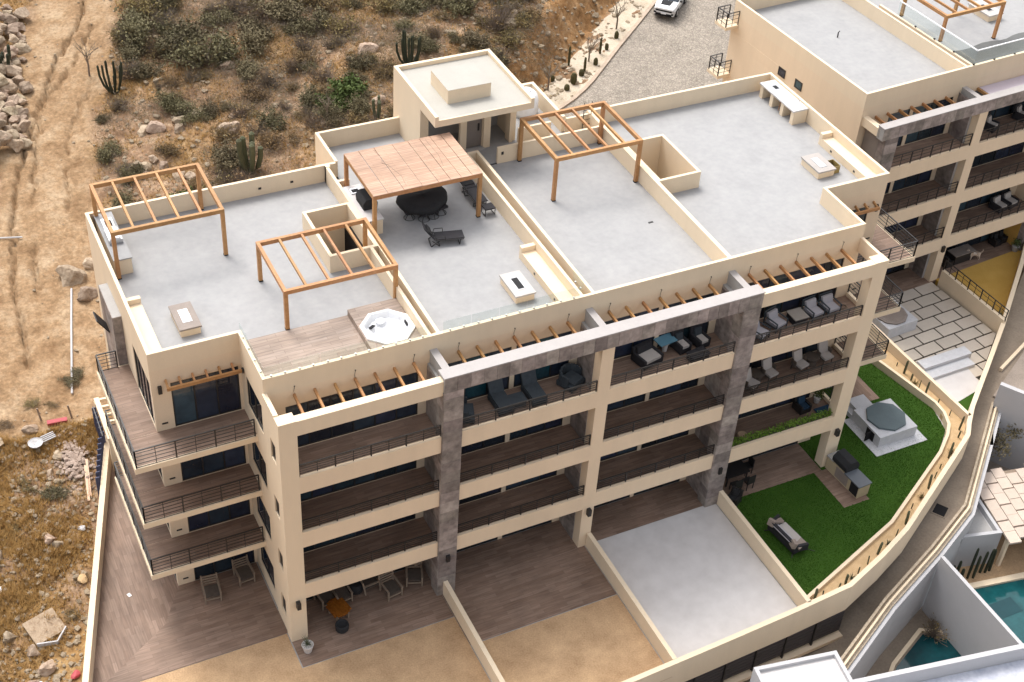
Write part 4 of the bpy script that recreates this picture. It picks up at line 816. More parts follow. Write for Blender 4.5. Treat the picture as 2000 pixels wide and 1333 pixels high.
dup(g0, (-8.45, -.75, 0), R(-20), 'slatted wooden chair in the shade beside the stone column'); dup(g0, (-10.55, -.35, 0), R(95), 'slatted wooden chair turned sideways behind the open one'); dup(g0, (-12.0, -.45, 0), R(5), 'slatted wooden chair behind the varnished fire table'); dup(g0, (-12.75, -.35, 0), R(10), 'slatted wooden chair furthest left, close to the cream corner column')
pk = MB().lathe([(.35, 0), (.42, .3), (.3, .5)], 14).build('planter', blackf); pk.location = (-11.2, -.25, .02); tag(pk, 'dark round tub in the shade between the slatted chairs', 'tub')
fd = MB().lathe([(.25, 0), (.31, .12), (.31, .38), (.26, .42), (.2, .34), (.02, .3)], 20).build('fire_drum', blackf); fd.location = (-12.62, -2.22, .01); tag(fd, 'black round drum standing in front of the varnished wooden table', 'drum')
ft = thing('wooden_table', 'varnished honey brown wooden table behind the black drum, left ground terrace', 'table', (-12.45, -1.42, 0), R(12))
for sx in (-.28, .28):
    for sy in (-.3, .4): B(sx-.04, sx+.04, sy-.04, sy+.04, 0, .5).build('leg', woodgrey, ft)
for i in range(7):
    x = -.39+.13*i; h = math.sqrt(max(.05, .5**2-x*x*.85)); B(x-.063, x+.063, -h*.95, h*1.3, .5, .56+.004*(i % 2)).build('board', firew, ft)
pp = thing('potted_plant', 'spiky plant in a white pot beside the cream corner column', 'plant', (-14.45, -2.75, .01))
MB().lathe([(.17, 0), (.26, .42), (.28, .45), (.24, .45), (.22, .40), (.02, .38)], 18).build('pot', potm, pp); sp_ = MB(); random.seed(3)
for i in range(46):
    a = random.uniform(0, 6.3); e = random.uniform(.25, 1.3); l = random.uniform(.3, .5); p = Vector((0, 0, .4+random.random()*.2)); d = Vector((math.cos(a)*math.cos(e), math.sin(a)*math.cos(e), math.sin(e))); s2 = Vector((-math.sin(a), math.cos(a), 0))*.018
    sp_.add([p-s2, p+s2, p+d*l], [(0, 1, 2)])
sp_.build('leaves', cactusm, pp)
pb = MB().cbox((0, 0, 0), (.14, .2, .02), .3).build('paper', white); pb.location = (-20.93, 3.5, .025); tag(pb, 'small white scrap lying on the left wooden terrace', 'scrap')
# right ground terrace: covered dining set, sofa, kitchen island, whirlpool
ds = thing('covered_dining_set', 'black dining table and chairs in the shade by the right stone column', 'dining set', (9.35, -.85, 0))
m = MB(); m.box(-.7, .7, -.5, .5, .66, .74); 
for sx in (-.6, .6):
    for sy in (-.4, .4): m.bar((sx, sy, 0), (sx, sy, .66), .06)
m.build('table', metal, ds)
for (x, y, a) in ((-.95, .1, -90), (.95, .1, 90), (-.3, .8, 180), (.35, .8, 180), (-.35, -.85, 0), (.4, -.85, 5)):
    c = MB(); q = Matrix.Rotation(R(a), 3, 'Z')
    for sx in (-.2, .2): c.bar(q @ Vector((sx, -.2, 0))+Vector((x, y, 0)), q @ Vector((sx, -.2, .45))+Vector((x, y, 0)), .04); c.bar(q @ Vector((sx, .2, 0))+Vector((x, y, 0)), q @ Vector((sx, .2, .45))+Vector((x, y, 0)), .04)
    cc = q @ Vector((0, 0, .47)); c.cbox((cc.x+x, cc.y+y, .47), (.46, .46, .06), R(a)); cc = q @ Vector((0, -.22, .72)); c.cbox((cc.x+x, cc.y+y, .72), (.46, .05, .5), R(a)); c.build('chair', metal, ds)
armchair('dark_chair', 'dark metal chair on the lawn edge beside the white dividing wall', (8.5, -2.35, 0), R(-60), metal, blackf, .6, .6, .8, .5, cat='chair')
sf = thing('garden_sofa', 'dark bench sofa with pale grey cushions on the lawn, facing the far wall', 'sofa', (9.55, -5.6, .01), R(97))
B(-1.0, 1.0, -.42, .42, .14, .36).build('base', wicker, sf); MB().cbox((0, .36, .55), (1.9, .14, .55), 0, -.15).build('back', wicker, sf); MB().cbox((-1.0, .05, .45), (.14, .8, .4), -.25).build('arm', wicker, sf); MB().cbox((1.0, .05, .45), (.14, .8, .4), .25).build('arm', wicker, sf)
B(-.66, .66, -.42, .05, .36, .48).build('seat_cushion', cushl, sf); MB().cbox((0, .30, .66), (1.2, .34, .12), 0, .45).build('back_cushion', cushg, sf)
for s in (-1, 1): MB().cbox((s*.87, -.02, .56), (.36, .62, .1), -s*.3, 0, s*.3).build('pillow', mat('tweed_'+str(s), (.26, .21, .18), .95, .3, 20, 80), sf); MB().cbox((s*.82, .4, .72), (.36, .2, .34), s*.3, .3).build('pillow', MATS['tweed_'+str(s)], sf)
for s in (-1, 1):
    MB().bar((s*.9, -.45, .02), (s*1.3, -.75, .02), .03).build('leg', metal, sf); MB().bar((s*.9, .4, .1), (s*1.05, .55, .01), .04).build('leg', metal, sf)
ki = thing('kitchen_island', 'outdoor kitchen island with a slate worktop on the wooden strip by the lawn', 'kitchen island', (14.85, -3.35, 0), R(4))
B(-.38, .38, -1.25, 1.3, .02, .82).build('base', mat('island_clad', (.42, .34, .22), .8, .1), ki); B(-.45, .42, -1.3, -.1, .82, .88).build('worktop', mat('slate_top', (.10, .11, .125), .4, .1), ki); B(-.4, .4, .85, 1.35, .82, .9).build('sink_unit', greyc, ki)
B(-.385, -.379, -1.2, -.62, .06, .78).build('cupboard', dark, ki); B(-.387, -.38, -.4, .55, .1, .78).build('cupboard', fpg, ki); B(-.3, .3, .95, 1.25, .9, .905).build('sink', steel, ki)
MB().tube([(-.42, 1.4, .6), (-.42, 1.4, .95), (.35, 1.42, .95)], .02).build('rail', metal, ki)
gq = MB(); a = [(-.42, .0), (-.45, .3), (-.2, .55), (.25, .55), (.45, .25), (.42, .0)]
gq.add([(x, -.55, z) for x, z in a]+[(x, .55, z) for x, z in a], [tuple(range(6))[::-1], tuple(range(6, 12))]+[(i, (i+1) % 6, 6+(i+1) % 6, 6+i) for i in range(6)])
go = gq.build('barbecue_grill', blackf); go.location = (14.86, -2.95, .885); go.rotation_euler = (0, 0, R(4)); tag(go, 'black hooded barbecue grill on the outdoor kitchen island', 'grill')
pad = thing('whirlpool_plinth', 'pale stone whirlpool plinth with steps on a white pad in the lawn', 'plinth', (19.15, -.75, .01))
marb = mat('pale_marble', (.50, .50, .52), .6, .12, 2, 10, 0.05)
B(-1.7, 1.7, -1.75, 1.3, 0, .03).build('pad', marb, pad); B(-1.23, 1.25, -1.2, 1.2, .03, .72).build('plinth_wall', marb, pad); B(-.9, .2, 1.2, 2.2, .03, .55).build('step', marb, pad); B(-1.25, -.9, 1.2, 2.0, .03, .3).build('step', marb, pad); B(-1.26, -1.225, -.75, -.1, .05, .6).build('hatch', dark, pad); MB().cbox((-1.45, -.5, .33), (.4, .05, .55), R(10)).build('hatch_door', dark, pad)
tc = MB().add([(p[0], p[1], z) for z in (0, .12) for p in octa(1.12, 0)]+[(0, 0, .17)], [tuple(range(8))[::-1]]+[(j, (j+1) % 8, 8+(j+1) % 8, 8+j) for j in range(8)]+[(8+j, 8+(j+1) % 8, 16) for j in range(8)]).build('tub_cover', tubcov)
tc.location = (19.2, -.72, .735); tc.rotation_euler = (0, 0, .2); tag(tc, 'slate grey octagonal lid on the whirlpool in the lawn', 'tub cover')
# cacti of the long planter
def column_cactus(name, loc, h, r, label, m=cactusm, lean=0.0, grp='small cacti in the curved planter'):
    o = MB().lathe([(r*.85, 0), (r, h*.3), (r, h*.8), (r*.8, h*.95), (r*.3, h)], 12, star=.22).build(name, m); o.location = loc; o.rotation_euler = (lean, lean*.5, loc[0]); return tag(o, label, 'cactus', grp)
PC = [(22.84,2.92,.3,.05),(22.83,2.24,.95,.12),(22.83,1.6,.5,.1),(22.82,.88,.6,.05),(22.82,.31,.95,.1),(22.99,-.6,.4,.06),(22.98,-1.62,.45,.05),(22.75,-2.73,1.0,.1),(21.2,-3.95,.7,.09),(20.77,-4.27,1.1,.1),(19.82,-4.73,.35,.06),(19.11,-5.19,.5,.05),(18.3,-5.69,1.0,.11),(16.57,-6.5,.4,.05),(15.62,-7.25,.95,.12),(14.54,-7.84,.7,.06),(13.05,-8.35,.9,.11),(12.18,-8.7,.6,.06),(11.38,-9.0,.5,.06),(10.41,-9.3,.7,.11),(9.92,-9.43,.45,.07),(8.94,-9.5,.4,.06),(8.42,-9.55,.85,.11),(22.3,-3.2,.5,.08)]
for x, y, h, r_ in PC: column_cactus('column_cactus', (x, y, .29), h, r_*.62, 'thin young cactus in the sand of the curved planter' if h < .9 else 'stout cactus column in the sand of the curved planter', cactusm, .06*math.sin(x*3))
ag = MB(); random.seed(2)
for (x, y, k) in ((17.5,-6.1,30),(22.85,1.25,26),(13.9,-8.05,24),(21.1,-4.05,26),(10.9,-9.15,20)):
    am = MB()
    for i in range(k):
        a = random.uniform(0, 6.3); e = random.uniform(.3, 1.3); l = random.uniform(.25, .45); d = Vector((math.cos(a)*math.cos(e), math.sin(a)*math.cos(e), math.sin(e))); s2 = Vector((-math.sin(a), math.cos(a), 0))*.025; am.add([-s2, s2, d*l+Vector((0, 0, .02))], [(0, 1, 2)])
    o = am.build('agave', leafy if k > 25 else cactusm); o.location = (x, y, .3); tag(o, 'small spiky rosette plant in the curved planter', 'plant', 'spiky rosettes in the curved planter')
# ------------------------------------------------------------------ right-hand building (its own axes, turned 3.5 degrees)
RA = R(3.5); OR = Vector((23.0, 10.7, -.5))
def rw(x, y, z=0.0): return Vector((OR.x+x*math.cos(RA)-y*math.sin(RA), OR.y+x*math.sin(RA)+y*math.cos(RA), OR.z+z))
mb_ = thing('apartment_building', 'second cream apartment building at the right edge, behind the paved courtyard', 'building', OR, RA)
XE = 24.0
c = MB(); c.box(.15, XE, .2, 12.0, -3, 13.2); c.build('core', dark, mb_)
slab(.15, 7.4, .15, 12.05); slab(7.7, 22.6, .15, 12.05)
wallp('parapet', 0, XE, 0, .15, ZR, ZP); wallp('parapet', 0, .15, .15, 12.2, ZR, ZP); wallp('parapet', .15, XE, 12.05, 12.2, ZR, ZP)
wallp('party_wall', 7.4, 7.55, .15, 12.05, ZR-.05, ZP-.004); wallp('party_wall', 7.85, 8.0, .15, 8.2, ZR-.05, ZP-.03); slab(7.55, 7.85, .15, 12.05, 13.35)
wallp('wall', 0, .15, .15, 6.6, -3, ZR, stucco); wallp('wall', 0, .15, 6.6, 12.2, -3, 11.6, stucco); wallp('wall', 0, .15, 6.6, 12.2, 12.15, ZR, stucco)
B(.02, .15, 6.6, 12.2, 11.6, 12.15).build('wall', stucco, mb_)
for y0 in (5.1, 6.68): 
    f = MB(); f.box(-.03, .03, y0, y0+.66, 11.62, 11.68).box(-.03, .03, y0, y0+.66, 12.1, 12.16).box(-.03, .03, y0, y0+.06, 11.68, 12.1).box(-.03, .03, y0+.6, y0+.66, 11.68, 12.1); f = f.build('window', metal, mb_); B(-.015, .001, y0+.06, y0+.6, 11.68, 12.1).build('pane', curtain if y0 < 6 else glassd, f)
B(-.006, .02, 6.6, 12.2, 11.6, 12.15).build('wall_patch', stucco, mb_)
rb = [(.0, 7.5, [(2.1, 3.7, 1), (3.95, 6.95, 3)]), (7.5, 15.4, [(8.6, 14.6, 5)]), (15.4, XE, [(16.0, 23, 5)])]
for bi, (xa, xb, gl) in enumerate(rb):
    for k in range(4):
        z0 = H*k; z1 = z0+2.5; zt = H*(k+1) if k < 3 else ZR; x = xa
        for a, b2, nn in gl:
            if a > x: wallp('wall', x, a, 0, .15, z0, z1, stucco)
            window(mb_, 'x', a, b2, z0+.02, z1, .03, nn); x = b2
        wallp('wall', x, xb, 0, .15, z0, z1, stucco); wallp('wall', xa, xb, 0, .15, z1, zt, stucco)
rc = [(.75, 1.35, 1), (7.45, 8.1, 0), (15.2, 15.85, 1), (22.8, 23.4, 0)]
for i, (x0, x1, stn) in enumerate(rc):
    z0 = 9.0 if i == 0 else 0
    cl = B(x0 if i else .45, x1, -1.75, -1.25, 0, 12.15).build('column', greyc if stn else stucco, mb_)
    if stn: stonetiles(cl, 'x', x0 if i else .45, x1, 0, 12.15, -1.75, -1, 1.0, .62, rnd, False); stonetiles(cl, 'y', -1.75, -1.25, 0, 12.15, x0 if i else .45, -1, .8, .62, rnd, False)
    else: B(x0+.2, x0+.4, -1.9, -1.75, 2.3, 2.7).build('wall_light', metal, mb_)
for x0, x1 in ((7.3, 7.75), (15.2, 15.75)):
    p = B(x0, x1, -1.24, 0, 0, 12.1).build('partition', greyc if x0 < 10 else stucco, mb_)
    if x0 < 10:
        for k in range(4): stonetiles(p, 'y', -1.24, -.02, H*k, H*k+2.7, x0, -1, .95, 1.3, rnd, False)
for k in (1, 2, 3):
    for i in range(3):
        xa, xb = rc[i][1], rc[i+1][0]
        B(xa, xb, -1.75, -1.6, H*k-.85, H*k+.05).build('balcony_front', stucco, mb_); B((.1, 7.76, 15.76)[i], (7.29, 15.19, XE)[i], -1.6, 0, H*k-.3, H*k).build('balcony_floor', MATS['wood_tile_x'], mb_)
        railing(mb_, [(xa+.02, -1.68, H*k), (xb-.02, -1.68, H*k)], .85, .12, 3, 1.5)
    B(.45, .7, -1.25, 0, H*k-3.3, H*k-.31).build('end_wall', stucco, mb_)
B(.42, .6, -1.25, -.1, 9.9, 12.15).build('end_door', doorw, mb_)
wallp('roof_beam', .1, .45, -1.5, 0, 12.2, 12.72); sb = B(.1, XE, -1.78, -1.3, 12.15, 12.9).build('stone_beam', greyc, mb_); stonetiles(sb, 'x', .1, XE, 12.15, 12.9, -1.78, -1, .6, .75, rnd, False)
B(.06, XE, -1.82, -1.28, 12.9, 12.95).build('beam_cap', stonecap, mb_)
for j in range(7): MB().bar((1.05+.87*j, 0, 12.5), (1.0+.87*j, -1.35, 12.5), .1, .16).build('rafter', woodp, mb_)
for x in (7.6, 15.5): B(x-.15, x+.15, -1.29, 0, 12.15, 12.85).build('stone_fin', greyc, mb_); B(x-.17, x+.17, -1.27, 0, 12.85, 12.89).build('fin_cap', stonecap, mb_)
MB().bar((8.75, 0, 12.5), (8.75, -1.3, 12.5), .12, .16).build('rafter', woodp, mb_); B(8.85, 15.2, -1.27, -.02, 12.52, 12.58).build('awning_panel', lilac, mb_); B(15.8, 22, -1.27, -.02, 12.52, 12.58).build('awning_panel', lilac, mb_)
for z in (12.75, 9.45):
    B(-.95, 0, 11.6, 12.7, z-.2, z).build('rear_balcony', stucco_p, mb_); railing(mb_, [(0, 11.65, z), (-.9, 11.65, z), (-.9, 12.6, z), (0, 12.6, z)], .9, .1, 3, 1.0)
# roof furniture of the right building
def rthing(o, x, y, z, rz=0): o.location = rw(x, y, z); o.rotation_euler = (0, 0, RA+rz); return o
rp = pergola('timber pergola at the top right corner of the picture on the second building', -2.35, 2.35, -1.8, 1.8, 2.45, 0, 4, z0s=[.76, 0, 0, .76]); rthing(rp, 10.6, 5.0, ZR)
rf = firepit('pale fire pit at the top right corner of the second building roof', -.6, .6, -.95, .95, blackf, MATS['fire_pit_pale']); rthing(rf, 14.6, 5.9, ZR)
gr = thing('glass_balustrade', 'glass railing with a white top bar round the second building roof terrace', 'glass railing', rw(7.92, .08, ZP), RA)
for (x0, y0, x1, y1) in [(0, 0, 0, 6.6)]+[(i*1.6, 0, i*1.6+1.6, 0) for i in range(5)]:
    n_ = 4 if x1 == x0 else 1
    for i in range(n_):
        a = Vector((x0, y0+(y1-y0)*i/n_, .45)); b2 = Vector((x1, y0+(y1-y0)*(i+1)/n_, .45)); MB().bar(a, b2, .016, .86).build('glass_pane', glassm, gr); B(a.x-.05, a.x+.05, a.y-.04, a.y+.04, 0, .07).build('clip', metal, gr)
MB().bar((0, 0, .92), (0, 6.6, .92), .06).bar((-.03, 0, .92), (8, 0, .92), .06).build('top_rail', white, gr)
tp = MB(); g_ = 14
for j in range(7):
    for i in range(g_+1):
        x = 8.15+i*.6; y = .2+j*.46+.12*math.sin(i*1.3)*(j == 6); tp.v.append((x, y, .06+.05*noise.noise(Vector((x, y*1.7, 3)))+(.02 if 0 < j < 6 else 0)))
for j in range(6):
    for i in range(g_): tp.f.append((j*(g_+1)+i, j*(g_+1)+i+1, (j+1)*(g_+1)+i+1, (j+1)*(g_+1)+i))
o = tp.build('tarpaulin', tarp, smooth=True); o.location = rw(0, 0, ZR); o.rotation_euler = (0, 0, RA); tag(o, 'crumpled grey tarpaulin behind the glass railing of the second building', 'tarpaulin')
pipe = MB().tube([(0, 0, 0), (0, 0, .35), (.08, 0, .4)], .04, 8).build('vent_pipe', metal); rthing(pipe, 4.0, 7.2, ZR); tag(pipe, 'small dark vent pipe on the bare roof of the second building', 'vent')
# furniture on its balconies
for i, (x, y, lab) in enumerate(((13.0, -.75, 'pale cushioned armchair on the second building first floor balcony, left of the pair'), (13.95, -.7, 'pale cushioned armchair on the second building first floor balcony, right of the pair'))):
    a_ = armchair('armchair', lab, (0, 0, 0), 0, wicker, cushl, .85, .85, .75, .5, grp='pale armchairs of the second building'); rthing(a_, x, y, F1, R(8))
for x, y, lab in ((9.9, -.75, 'pale wicker chair at the left of the top balcony of the second building'), (12.5, -.6, 'pale wicker chair in the middle of the top balcony of the second building')):
    a_ = armchair('wicker_chair', lab, (0, 0, 0), 0, wicker, cushl, .7, .75, .95, .5, cat='chair', grp='top balcony chairs of the second building'); rthing(a_, x, y, F3, R(20))
tt = boxtable('long dark table on the ground terrace with the ochre wall panel', (0, 0, 0), 1.7, .8, .72, metal, 0, fpg); rthing(tt, 10.9, -.75, 0)
for x, y, a in ((9.6, -.9, 90), (14.2, -.5, 0), (15.0, -.4, 0)):
    a_ = armchair('dark_chair', {9.6: 'dark chair at the left end of the long table, second building', 14.2: 'dark chair left of a pair in the shade, second building', 15.0: 'dark chair right of a pair in the shade, second building'}[x], (0, 0, 0), 0, metal, blackf, .6, .6, .85, .5, cat='chair'); rthing(a_, x if x < 14.5 else 14.75, y, 0, R(a))
wy = B(15.15, 15.2, -1.24, -.02, 0, 2.5).build('yellow_wall_panel', mat('ochre_paint', (.55, .32, .08), .9, .1), mb_)
# a dog beside the table: one continuous skinned body
dv = [(0,0,.44),(.26,0,.46),(.42,0,.60),(.52,0,.70),(.68,0,.66),(-.25,0,.45),(-.36,0,.52),(-.46,0,.70),(-.42,0,.82),(.24,.09,.24),(.26,.09,.02),(.24,-.09,.24),(.26,-.09,.02),(-.27,.09,.30),(-.33,.09,.18),(-.29,.09,.02),(-.27,-.09,.30),(-.33,-.09,.18),(-.29,-.09,.02),(.5,.07,.79),(.5,-.07,.79)]
de = [(0,1),(1,2),(2,3),(3,4),(0,5),(5,6),(6,7),(7,8),(1,9),(9,10),(1,11),(11,12),(5,13),(13,14),(14,15),(5,16),(16,17),(17,18),(3,19),(3,20)]
dr_ = [.13,.15,.09,.09,.045,.12,.04,.025,.015,.05,.03,.05,.03,.06,.032,.03,.06,.032,.03,.022,.022]
dme = bpy.data.meshes.new('dog'); dme.from_pydata(dv, de, []); dog = bpy.data.objects.new('dog', dme); C.objects.link(dog); dog.modifiers.new('skin', 'SKIN'); dog.modifiers.new('sub', 'SUBSURF').levels = 1; dog.modifiers['sub'].render_levels = 1
for i, r_ in enumerate(dr_): dme.skin_vertices[0].data[i].radius = (r_, r_)
dme.skin_vertices[0].data[0].use_root = True
dme.materials.append(mat('dog_coat', (.30, .16, .08), .9, .3, 5, 20, 0, col2=(.70, .64, .56))); rthing(dog, 11.75, -1.15, 0, R(155)); tag(dog, 'tan and white dog standing at the long table, tail up', 'dog')
ptr = thing('potted_plant', 'dark potted plant at the column beside the ochre wall', 'plant', rw(14.9, -1.6, 0)); MB().lathe([(.18, 0), (.26, .4), (.2, .42)], 14).build('pot', greyc, ptr); lm = MB()
for i in range(120):
    p = Vector((random.gauss(0, .15), random.gauss(0, .15), .45+random.random()*.4)); d = Vector((random.gauss(0, 1), random.gauss(0, 1), .6)).normalized(); e = d.orthogonal().normalized(); lm.add([p-d*.07, p+e*.03, p+d*.08, p-e*.03], [(0, 1, 2, 3)])
lm.build('foliage', leafg, ptr)
# ------------------------------------------------------------------ paved courtyard of the right building
def inv(p): d = Vector((p[0]-OR.x, p[1]-OR.y)); return (d.x*math.cos(RA)+d.y*math.sin(RA), -d.x*math.sin(RA)+d.y*math.cos(RA))
pw = [(23.7, -2.35), (24.24, -1.75), (31.9, 4.3), (38, 9.4)]
reg = [inv((23.64, -2.0)), inv((24.3, -1.7)), inv((31.0, 3.6)), (7.62, -1.9), (7.62, -1.76), (.3, -1.76), inv((23.4, 9.0))]
court = MB().prism([(rw(*p).x, rw(*p).y) for p in reg], -.9, -.53).build('courtyard', jointm); struct(court)
conv = [inv((23.66, -1.9)), inv((24.4, -1.62)), inv((31.1, 3.75)), (7.6, -1.8), (.3, -1.8)]
if sum(conv[i][0]*conv[(i+1) % 5][1]-conv[(i+1) % 5][0]*conv[i][1] for i in range(5)) < 0: conv = conv[::-1]
for r_ in range(-1, 15):
    for q in range(-1, 7):
        x1 = 7.62-(.75 if r_ % 2 == 0 else 1.52)+1.6*0-q*1.6+(.8 if r_ % 2 else 0); x1 = 7.66-q*1.58-(.79 if r_ % 2 else 0)+1.58*(r_ % 2)*.0; x0 = x1-1.48; y1 = -1.8-.91*r_; y0 = y1-.81
        poly = [(x0, y0), (x1, y0), (x1, y1), (x0, y1)]
        for i in range(len(conv)): 
            poly = clip(poly, conv[i], conv[(i+1) % len(conv)])
            if len(poly) < 3: break
        if len(poly) < 3: continue
        ar = abs(sum(poly[i][0]*poly[(i+1) % len(poly)][1]-poly[(i+1) % len(poly)][0]*poly[i][1] for i in range(len(poly))))/2
        if ar < .08: continue
        MB().prism([(rw(*p).x, rw(*p).y) for p in poly], -.53, -.495+.004*((r_*3+q) % 3)).build('paver', paverm, court)
bn = thing('bench', 'long white marble bench with a lower step in the paved courtyard', 'bench', (26.35, 2.75, -.49), R(1)); B(-1.75, 1.75, -.28, .42, 0, .42).build('seat', marb, bn); B(-1.75, 1.5, -.95, -.29, 0, .2).build('step', marb, bn)
sl_ = MB().prism([(23.75, 1.95), (27.4, 2.02), (27.15, .2), (25.1, -.25), (23.75, -.5)], -.5, -.47).build('concrete_pad', concw, None); struct(sl_)
g3 = MB().prism([(23.75, -1.75), (24.35, -1.55), (26.5, 0.1), (27.1, .18), (25.1, -.26), (23.75, -.52)], -.49, -.472).build('grass_patch', lawnm); struct(g3)
wp = thing('whirlpool_plinth', 'pale whirlpool plinth with a round grey lid in the paved courtyard', 'plinth', (25.5, 6.6, -.49), RA); B(-1.05, 1.2, -.75, 1.4, 0, .75).build('plinth_wall', marb, wp); MB().lathe([(1.0, .76), (1.02, .85), (.9, .9), (.02, .92)], 10, (.0, .35, 0)).build('tub_lid', fpg, wp)
tag(wallline([(23.9, -2.3), (24.24, -2.02), (31.19, 3.39), (36.6, 7.89), (40, 10.9)], 0.26, -3.0, .4).build('boundary_wall', stucco_p), 'cream wall running diagonally between the paved courtyard and the driveway', 'wall')
dwall = thing('dividing_wall', 'cream wall with a black railing between the paved courtyard and the ochre yard', 'wall', (0, 0, 0)); wallline([(31.2, 3.6), (30.9, 9.0)], .22, -1, .6, side=-1).build('wall', stucco_p, dwall); railing(dwall, [(31.3, 3.6, .6), (31.0, 9.0, .6)], .75, .05, 2, 1.2)
struct(MB().prism([(31.35, 3.85), (36.6, 8.25), (38.75, 10.1), (31.1, 9.45)], -.9, -.47).build('gravel', gravely)); struct(MB().prism([(30.95, 9.4), (44, 10.25), (44, 12.2), (30.9, 11.2)], -.9, -.485).build('wood_deck', deckx)); struct(MB().prism([(23.2, 8.9), (30.85, 9.35), (30.8, 11.1), (23.1, 10.7)], -.9, -.485).build('wood_deck', deckx))
yg = thing('dry_palm', 'spiky dry plant at the corner of the ochre gravel yard', 'plant', (32.2, 4.9, -.46)); lm = MB()
for i in range(50):
    a = random.uniform(0, 6.3); e = random.uniform(.1, 1.2); l = random.uniform(.5, .9); d = Vector((math.cos(a)*math.cos(e), math.sin(a)*math.cos(e), math.sin(e))); s2 = Vector((-math.sin(a), math.cos(a), 0))*.03; lm.add([-s2, s2, d*l], [(0, 1, 2)])
lm.build('leaves', cactusm, yg)
# ------------------------------------------------------------------ white houses and pools below
wh = thing('white_house', 'white house roof with a raised box corner at the bottom right edge', 'house', (0, 0, 0)); 
def rot10(x, y, c=(6.51, -13.42), a=-9.8): q = R(a); return (c[0]+x*math.cos(q)-y*math.sin(q), c[1]+x*math.sin(q)+y*math.cos(q))
def wbox(n_, x0, x1, y0, y1, z0, z1, m=whitep): return MB().prism([rot10(x0, y0), rot10(x1, y0), rot10(x1, y1), rot10(x0, y1)], z0, z1).build(n_, m, wh)
wbox('wall', -4.0, 0, -4.0, 0, -5, 1.85); wbox('box_roof', -3.82, -.18, -4, -.18, 1.85, 1.86, concw)
for a in ((-4, 0, -.18, 0), (-4, -3.82, -4, -.18), (-.18, 0, -4, -.18)): wbox('box_upstand', *a, 1.85, 2.05)
wbox('wall', .0, 16, -8, -1.62, -5, 1.1); wbox('parapet', .01, 16, -1.84, -1.6, 1.1, 2.0); wbox('roof_floor', .0, 16, -8, -1.85, 1.1, 1.12, mat('silver_roof_membrane', (.36, .38, .46), .35, .25, 1.2, 6, .1, col2=(.60, .61, .66))); wbox('wall', -8.5, -4.5, -4.6, -1.2, -5, 1.2)
WZ = -5.0
def wl_(name, label, poly, z0, z1, m=whitep): o = MB().prism(poly, z0, z1).build(name, m); return tag(o, label, 'wall')
wl_('white_wall', 'straight white partition wall between the small and the big pool', [(16.85, -9.0), (17.05, -9.0), (17.0, -16.5), (16.8, -16.5)], WZ-.4, -.9)
sp = MB().prism([(12.0, -12.6), (13.3, -11.5), (15.85, -10.35), (16.83, -10.9), (16.83, -14.5), (12.0, -14.5)], WZ-.02, WZ+.02); struct(sp.build('pool_water', waterm))
pe = thing('pool_edge', 'cream rim round the small dark green pool', 'pool rim'); wallline([(11.6, -12.7), (13.3, -11.4), (15.86, -10.22), (16.83, -10.75)], .2, WZ-.1, WZ+.12).build('rim', stucco_p, pe)
struct(MB().prism([(17.7, -16), (30, -16), (30, -10.6), (20.2, -8.95), (17.05, -8.4)], WZ-.02, WZ+.02).build('pool_water', waterb))
MB_ = thing('pool_edge', 'cream edge along the back of the big turquoise pool', 'pool rim'); MB().bar((19.5, -8.7, WZ+.05), (30, -10.45, WZ+.05), .35, .2).build('rim', stucco_p, MB_); B(20.2, 21.8, -11.2, -10.2, WZ-.01, WZ+.035).build('pool_step', mat('sunk_step', (.01, .05, .06), .1), MB_)
bx_ = thing('white_annex', 'low white box building with an open recessed roof beside the pergola slab', 'building'); pts = [(19.95, -7.3), (22.4, -7.9), (23.1, -4.5), (21.4, -6.0)]
MB().prism(pts, WZ, -2.9).build('wall', whitep, bx_); wallline(pts+[pts[0]], .2, -2.9, -2.55).build('parapet', whitep, bx_); MB().prism([(p[0]*.8+21.3*.2, p[1]*.8-6.8*.2) for p in pts], -2.9, -2.88).build('roof_floor', greyc, bx_)
ps = thing('pool_pergola', 'pale slatted pergola roof of staggered wide boards beside the big pool', 'pergola', (0, 0, 0)); pm_ = mat('pale_pergola_boards', (.52, .43, .36), .8, .08, 2, 14, .05, objvar=.05)
ux = Vector((1, -.2, 0)).normalized(); uy = Vector((.25, 1, 0)).normalized(); o_ = Vector((22.3, -8.4, -2.6)); random.seed(12)
for i in range(12):
    for j in range(6):
        a = o_+ux*(.72*i)+uy*(.80*j+(.0, .28, .55)[i % 3]-.3); bb = a+uy*(.70 if (i+j) % 2 else .78); c2 = [a, a+ux*.68, bb+ux*.68, bb]; MB().prism([(p.x, p.y) for p in c2], -2.62, -2.52+.03*random.random()).build('roof_board', pm_, ps)
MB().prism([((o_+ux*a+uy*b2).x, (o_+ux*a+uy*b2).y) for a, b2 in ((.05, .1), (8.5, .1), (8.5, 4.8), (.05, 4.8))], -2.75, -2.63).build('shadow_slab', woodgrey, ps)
for a, b2 in ((.3, .3), (.3, 4.4), (5, .3)): q = o_+ux*a+uy*b2; B(q.x-.1, q.x+.1, q.y-.1, q.y+.1, WZ, -2.75).build('post', stucco_p, ps)
struct(MB().prism([(19.2, -8.6), (30, -10.3), (34, -4), (22.4, -5.1)], WZ-.01, WZ+.03).build('pool_terrace', gravelm))
for i, (x, y, h) in enumerate(((19.5, -8.0, 1.2), (19.75, -8.05, 1.5), (20.0, -8.25, 1.0), (20.5, -8.25, 2.4), (20.8, -8.35, 1.7), (21.4, -8.2, 1.7), (21.65, -8.3, 1.9), (21.95, -8.3, 1.7))):
    column_cactus('organ_cactus', (x, y, WZ+.02), h, .085, 'slim tall cactus stem in front of the low white box building' if i != 3 else 'tallest slim cactus stem in front of the low white box building', cactusd, .03*math.sin(i*2), 'slim cacti by the white box building')
